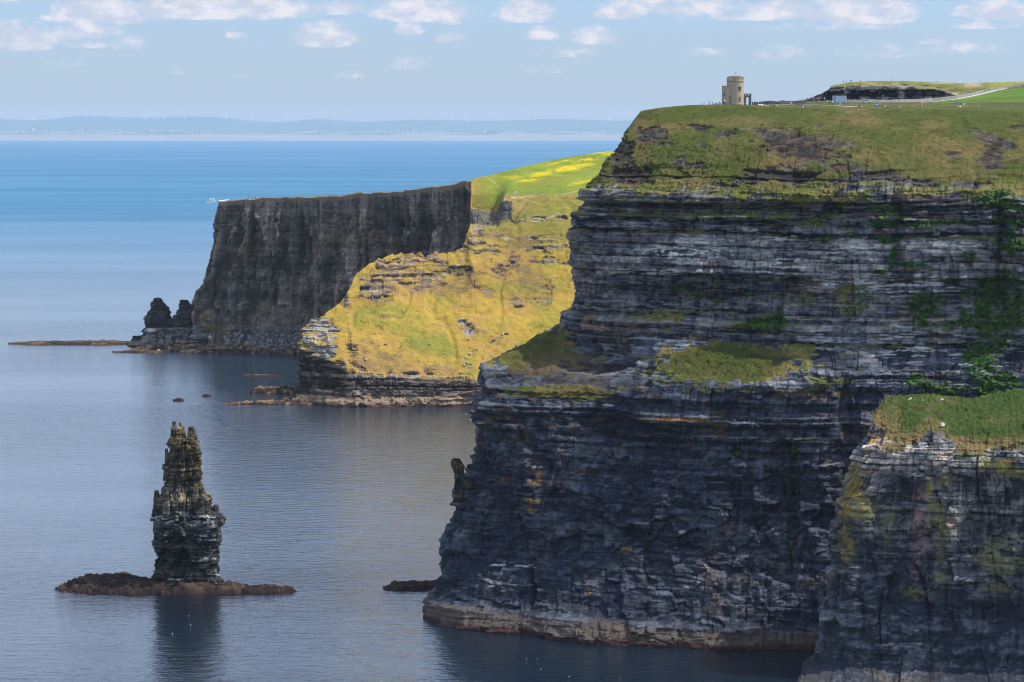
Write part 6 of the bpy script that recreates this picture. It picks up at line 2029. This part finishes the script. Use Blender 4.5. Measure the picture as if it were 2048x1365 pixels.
def build_far():
    wm = simple_mat('white turbine paint', (.85, .86, .88), .5, var=.02)
    T = [(14, 247, 236), (33, 258, 249), (60, 257, 247), (67, 246, 231), (82, 252, 242), (170, 253, 242), (172, 247, 233), (190, 252, 231), (221, 251, 235), (227, 252, 237), (233, 250, 237), (242, 254, 237), (245, 250, 238), (273, 254, 242), (289, 252, 232), (312, 251, 234), (318, 250, 239), (325, 249, 240), (329, 246, 226),
         (369, 238, 224), (405, 250, 239), (453, 242, 226), (484, 251, 237), (492, 248, 237), (502, 255, 233), (575, 246, 236), (592, 248, 228), (799, 250, 239), (905, 244, 233), (933, 244, 236), (937, 245, 235), (996, 246, 231), (1000, 245, 233), (1071, 242, 231), (1158, 243, 230), (1222, 246, 234)]
    R = random.Random(3)
    for i, (px, yb, yt) in enumerate(T):
        Y = 56900
        b = at(px, yb, Y)
        hub = (yb - yt) * Y / F * .74
        rad = hub * .48
        m = MB()
        m.cyl((0, 0, hub / 2 - 30), 5.5, 3.6, hub + 60, 10)
        m.box((0, 0, hub), (10, 16, 9))
        a0 = R.uniform(0, 2.1)
        for k in range(3):
            a = a0 + k * 2 * math.pi / 3
            tip = (math.sin(a) * rad, -12, hub + math.cos(a) * rad)
            px_, pz_ = math.cos(a), -math.sin(a)
            pts = [(px_ * 3.2, hub + pz_ * 3.2), (tip[0] + px_ * .8, tip[2] + pz_ * .8), (tip[0] - px_ * .8, tip[2] - pz_ * .8), (-px_ * 3.2, hub - pz_ * 3.2)]
            m.prism(pts, -13, -10)
        o = m.build('wind_turbine', wm)
        o.location = b
        tag(o, '%s white wind turbine from the left on the hazy far hills' % ORD[i], 'wind turbine', 'wind turbines on the far hills')
    hm = simple_mat('white house wall', (.55, .53, .50), .8, var=.05)
    rm = simple_mat('slate house roof', (.22, .22, .25), .8)
    protos = []
    for k in range(4):
        w = (34, 46, 60, 80)[k]
        m = MB().box((0, 0, 8), (w, 26, 30))
        m.prism([(-w / 2 - 2, 23), (w / 2 + 2, 23), (w / 2 - 6, 34), (-w / 2 + 6, 34)], -14, 14, mi=1)
        o = m.build('house', [hm, rm])
        protos.append(o)
    used = [False] * 4
    for i in range(84):
        c = R.choice([30, 60, 95, 150, 165, 190, 230, 260, 300, 330, 390, 410, 500, 560, 620, 640, 700, 760, 830, 900, 960, 1040, 1100, 1180, 1220])
        px = c + R.gauss(0, 12)
        if px > 1250 or px < 1:
            px = R.uniform(5, 1240)
        py = R.uniform(259.5, 266.5)
        k = R.choice((0, 0, 1, 1, 2, 3))
        if used[k]:
            o = protos[k].copy()
            COL.objects.link(o)
        else:
            o = protos[k]
            used[k] = True
        Y = 49900
        p = at(px, py, Y)
        o.location = p
        o.rotation_euler = (0, 0, R.uniform(-.5, .5))
        tag(o, 'tiny white house speck among others strung along the far hazy shore', 'house', 'houses on the far shore')


def build_boulders():
    bmats = [simple_mat('pale boulder', (.42, .38, .33), .9, var=.25, scale=1), simple_mat('grey boulder', (.22, .20, .19), .9, var=.3, scale=1)]
    pos = [(718,690,2.2,0), (731,722,3.2,0), (741,678,1.8,0), (748,685,1.8,0), (757,692,1.6,1), (772,690,3.0,1), (790,712,2.2,1), (802,694,1.6,1), (860,690,2.6,1), (872,724,1.6,0), (889,708,1.8,0), (902,690,1.5,0), (918,713,1.8,1), (923,714,2.2,1), (929,731,2.4,0), (932,716,3.0,0),
           (934,728,3.2,1), (936,681,2.8,1), (940,708,3.4,0), (942,730,3.0,1), (955,699,2.6,0), (970,700,1.6,0), (982,692,2.0,0), (984,685,3.4,0), (989,682,4.2,1), (993,691,1.6,1), (1003,677,3.4,1), (1005,670,3.0,0), (1013,669,4.0,1), (1028,697,3.0,0), (1033,694,3.2,1), (1038,697,2.4,0), (1045,696,2.2,0), (985,713,2.6,0)]
    meshes = [[rock_mesh('boulder', 20 + k + 10 * c, 2, .75, bmats[c]) for k in range(4)] for c in range(2)]
    pos.sort()
    for i, (px, py, s, c) in enumerate(pos):
        q = find('B', px, py, 1.9, 4.5)
        o = bpy.data.objects.new('boulder', meshes[c][i % 4])
        COL.objects.link(o)
        o.location = q + np.array([0, 0, s * .18])
        s2 = s * .38
        o.scale = (s2 * 1.2, s2, s2)
        o.rotation_euler = (0, 0, i * 1.3)
        tag(o, '%s boulder from the left on the sunlit slope, %s' % (ORD[i], ('pale', 'grey')[c]), 'boulder', 'boulders on the sunlit slope')
    wm = simple_mat('white lichen boulder', (.48, .47, .46), .9, var=.25, scale=2)
    for (key, px, py, s, sc, lab, r) in [('E', 1886, 853, 2.1, (1.0, .9, 1.0), 'big angular white boulder at the turf edge of the near promontory', (6, 7.2)), ('E', 1884, 800, 1.3, (1.3, .7, .7), 'long leaning stone on the crest of the near promontory turf', (7, 8)), ('E', 1820, 800, 1.3, (1.6, .7, .35), 'flat dark slab on the crest of the near promontory, leftmost', (7, 8)),
                                         ('E', 1846, 801, .6, (1, .8, .8), 'small pale stone between slab and leaning stone on the near turf', (7, 8)), ('E', 1824, 836, .6, (1, .8, .8), 'small white stone left on the near promontory turf', (6, 8)), ('E', 1816, 849, .6, (1, .8, .8), 'small white stone at the dry left edge of the near turf', (6, 8)),
                                         ('A', 1063, 694, 2.4, (1.7, .8, .5), 'flat grey slab lying on the left rim of the ledge turf', (3.9, 5.2)), ('A', 1097, 664, 2.2, (1.7, .8, .5), 'upper grey slab on the left rim of the ledge turf', (3.9, 5.2)), ('B', 1119, 432, 4.2, (1.3, .8, .7), 'pale undercut block on the far slope beside the great cliff', (4, 7.5))]:
        q = find(key, px, py, *r)
        o = bpy.data.objects.new('boulder', rock_mesh('boulder', int(px), 3, 1.0, wm, lo=.28, hi=.62))
        COL.objects.link(o)
        o.location = q + np.array([0, 0, s * .2])
        o.scale = tuple(s * .55 * k for k in sc)
        o.rotation_euler = (.15, -.35 if 'slab' in lab or 'leaning' in lab else 0, .4)
        tag(o, lab, 'boulder')
    # rubble beach under the far wall
    P, rowt, (sx, sy) = STORE['C']
    m = (sx > 452) & (sx < 612) & (sy > 655) & (sy < 709) & (rowt < 2.4) & (P[..., 2] > -.5)
    Q = P[m]
    R = np.random.RandomState(5)
    k = R.choice(len(Q), 1500, replace=True)
    V, Fc, CC = [], [], []
    base = [np.array([v.co[:] for v in rock_mesh('rubble', s, 1, .8, None).vertices]) for s in range(5)]
    tmp = rock_mesh('rubble', 0, 1, .8, None)
    faces = np.array([list(p.vertices) for p in tmp.polygons])
    n = 0
    for j, i in enumerate(k):
        q = Q[i] + R.normal(0, .8, 3)
        low = np.clip(1 - q[2] / 16, 0, 1)
        if R.rand() > .25 + .75 * low:
            continue
        s = (0.7 + 2.2 * R.rand() ** 2.2) * (.7 + .6 * low)
        a = R.rand() * 6.28
        b = base[j % 5] * s
        V.append(np.stack([b[:, 0] * math.cos(a) - b[:, 1] * math.sin(a), b[:, 0] * math.sin(a) + b[:, 1] * math.cos(a), b[:, 2]], -1) + q + np.array([0, -1.2, .3 * s]))
        Fc.append(faces + n)
        t = R.rand()
        col = lerp(np.array([.16, .16, .17]), np.array([.34, .33, .33]), t)
        if q[2] < 5.5 and R.rand() < .75:
            col = lerp(np.array([.30, .20, .10]), np.array([.14, .09, .06]), R.rand())
        CC.append(np.repeat(col[None], len(b), 0))
        n += len(b)
    V, Fc, CC = np.concatenate(V), np.concatenate(Fc), np.concatenate(CC)
    me = bpy.data.meshes.new('rubble')
    me.from_pydata(V.tolist(), [], Fc.tolist())
    ca = me.color_attributes.new('Col', 'FLOAT_COLOR', 'POINT')
    ca.data.foreach_set('color', np.concatenate([CC, np.ones((len(CC), 1))], 1).astype(np.float32).reshape(-1))
    me.materials.append(M_FAR)
    o = bpy.data.objects.new('rubble', me)
    COL.objects.link(o)
    o['kind'] = 'stuff'
    o['label'] = 'grey and tan boulder beach below the far wall'


def build_gulls():
    wm = simple_mat('white plumage', (.85, .85, .86), .7, var=.03)
    gm = simple_mat('grey plumage', (.35, .37, .40), .7, var=.05)
    bm = bmesh.new()
    bmesh.ops.create_icosphere(bm, subdivisions=2, radius=1)
    for v in bm.verts:
        x = v.co.x
        v.co = Vector((x * .30, v.co.y * .12 * (1 - .25 * x), v.co.z * .12 + (.05 if x > .6 else 0) + .08))
    r = bmesh.ops.create_icosphere(bm, subdivisions=2, radius=.075)
    for v in r['verts']:
        v.co += Vector((.27, 0, .25))
    bmesh.ops.create_cone(bm, cap_ends=True, segments=8, radius1=.05, radius2=.05, depth=.16, matrix=Matrix.Translation((.25, 0, .17)))
    bmesh.ops.create_cone(bm, cap_ends=True, segments=6, radius1=.02, radius2=.003, depth=.08, matrix=Matrix.Translation((.37, 0, .25)) @ Matrix.Rotation(math.pi / 2, 4, 'Y'))
    me = bpy.data.meshes.new('gull')
    bm.to_mesh(me)
    bm.free()
    me.materials.append(wm)
    for i, (px, py) in enumerate([(1053, 1317), (1075, 1318), (1082, 1338), (1138, 1354), (1240, 1357), (345, 1268), (381, 1250), (378, 1232)]):
        o = bpy.data.objects.new('gull', me)
        COL.objects.link(o)
        o.location = sea(px, py)
        o.rotation_euler = (0, 0, i * 2.1)
        o.scale = (.6, .6, .6)
        tag(o, 'tiny white gull floating among others on the dark water', 'gull', 'gulls resting on the water')
    fm = MB()
    for s in (-1, 1):
        fm.prism([(0, .02), (s * .35, .16), (s * .75, .05), (s * .33, .08), (0, -.05)], -.09, .05)
    fm.prism([(-.07, .0), (0, .07), (.07, 0), (0, -.08)], -.3, .28)
    f0 = fm.build('gull', gm)
    first = True
    for (px, py, Y, lab) in [(945, 823, 940, 'gull flying low over the bay, nearest the cliff edge'), (932, 829, 945, 'gull flying low over the bay, second from the cliff edge'), (941, 840, 940, 'gull flying lowest over the bay beside the cliff edge'), (1302, 93, 900, 'dark gull alone high in the sky left of the tower'), (293, 88, 900, 'dark gull alone high in the sky at the far left')]:
        o = f0 if first else f0.copy()
        if not first:
            COL.objects.link(o)
        first = False
        o.location = at(px, py, Y)
        o.rotation_euler = (.4, .2, .6)
        tag(o, lab, 'gull', 'gulls in flight')


build_tower()
build_plateau()
build_car()
build_people()
build_boat()
build_far()
build_boulders()
build_gulls()
# ================================================================== the air
def build_haze():
    m = bpy.data.materials.new('haze air')
    m.use_nodes = True
    nt = m.node_tree
    for n in list(nt.nodes):
        if n.type == 'BSDF_PRINCIPLED':
            nt.nodes.remove(n)
    out = [n for n in nt.nodes if n.type == 'OUTPUT_MATERIAL'][0]
    v = nt.nodes.new('ShaderNodeVolumePrincipled')
    v.inputs['Color'].default_value = HAZE_COL
    v.inputs['Density'].default_value = HAZE_DENS
    v.inputs['Anisotropy'].default_value = 0.0
    nt.links.new(v.outputs[0], out.inputs['Volume'])
    bm = bmesh.new()
    bmesh.ops.create_cube(bm, size=1)
    for vv in bm.verts:
        vv.co.x *= 140000
        vv.co.y = -4000 if vv.co.y < 0 else 62500
        vv.co.z = -9 if vv.co.z < 0 else 640
    me = bpy.data.meshes.new('haze')
    bm.to_mesh(me)
    bm.free()
    me.materials.append(m)
    o = bpy.data.objects.new('haze', me)
    COL.objects.link(o)
    o['kind'] = 'stuff'
    o['label'] = 'thin blue sea haze'


HAZE_COL = (0.60, 0.74, 0.88, 1.0)
HAZE_DENS = 1.25e-5
build_haze()
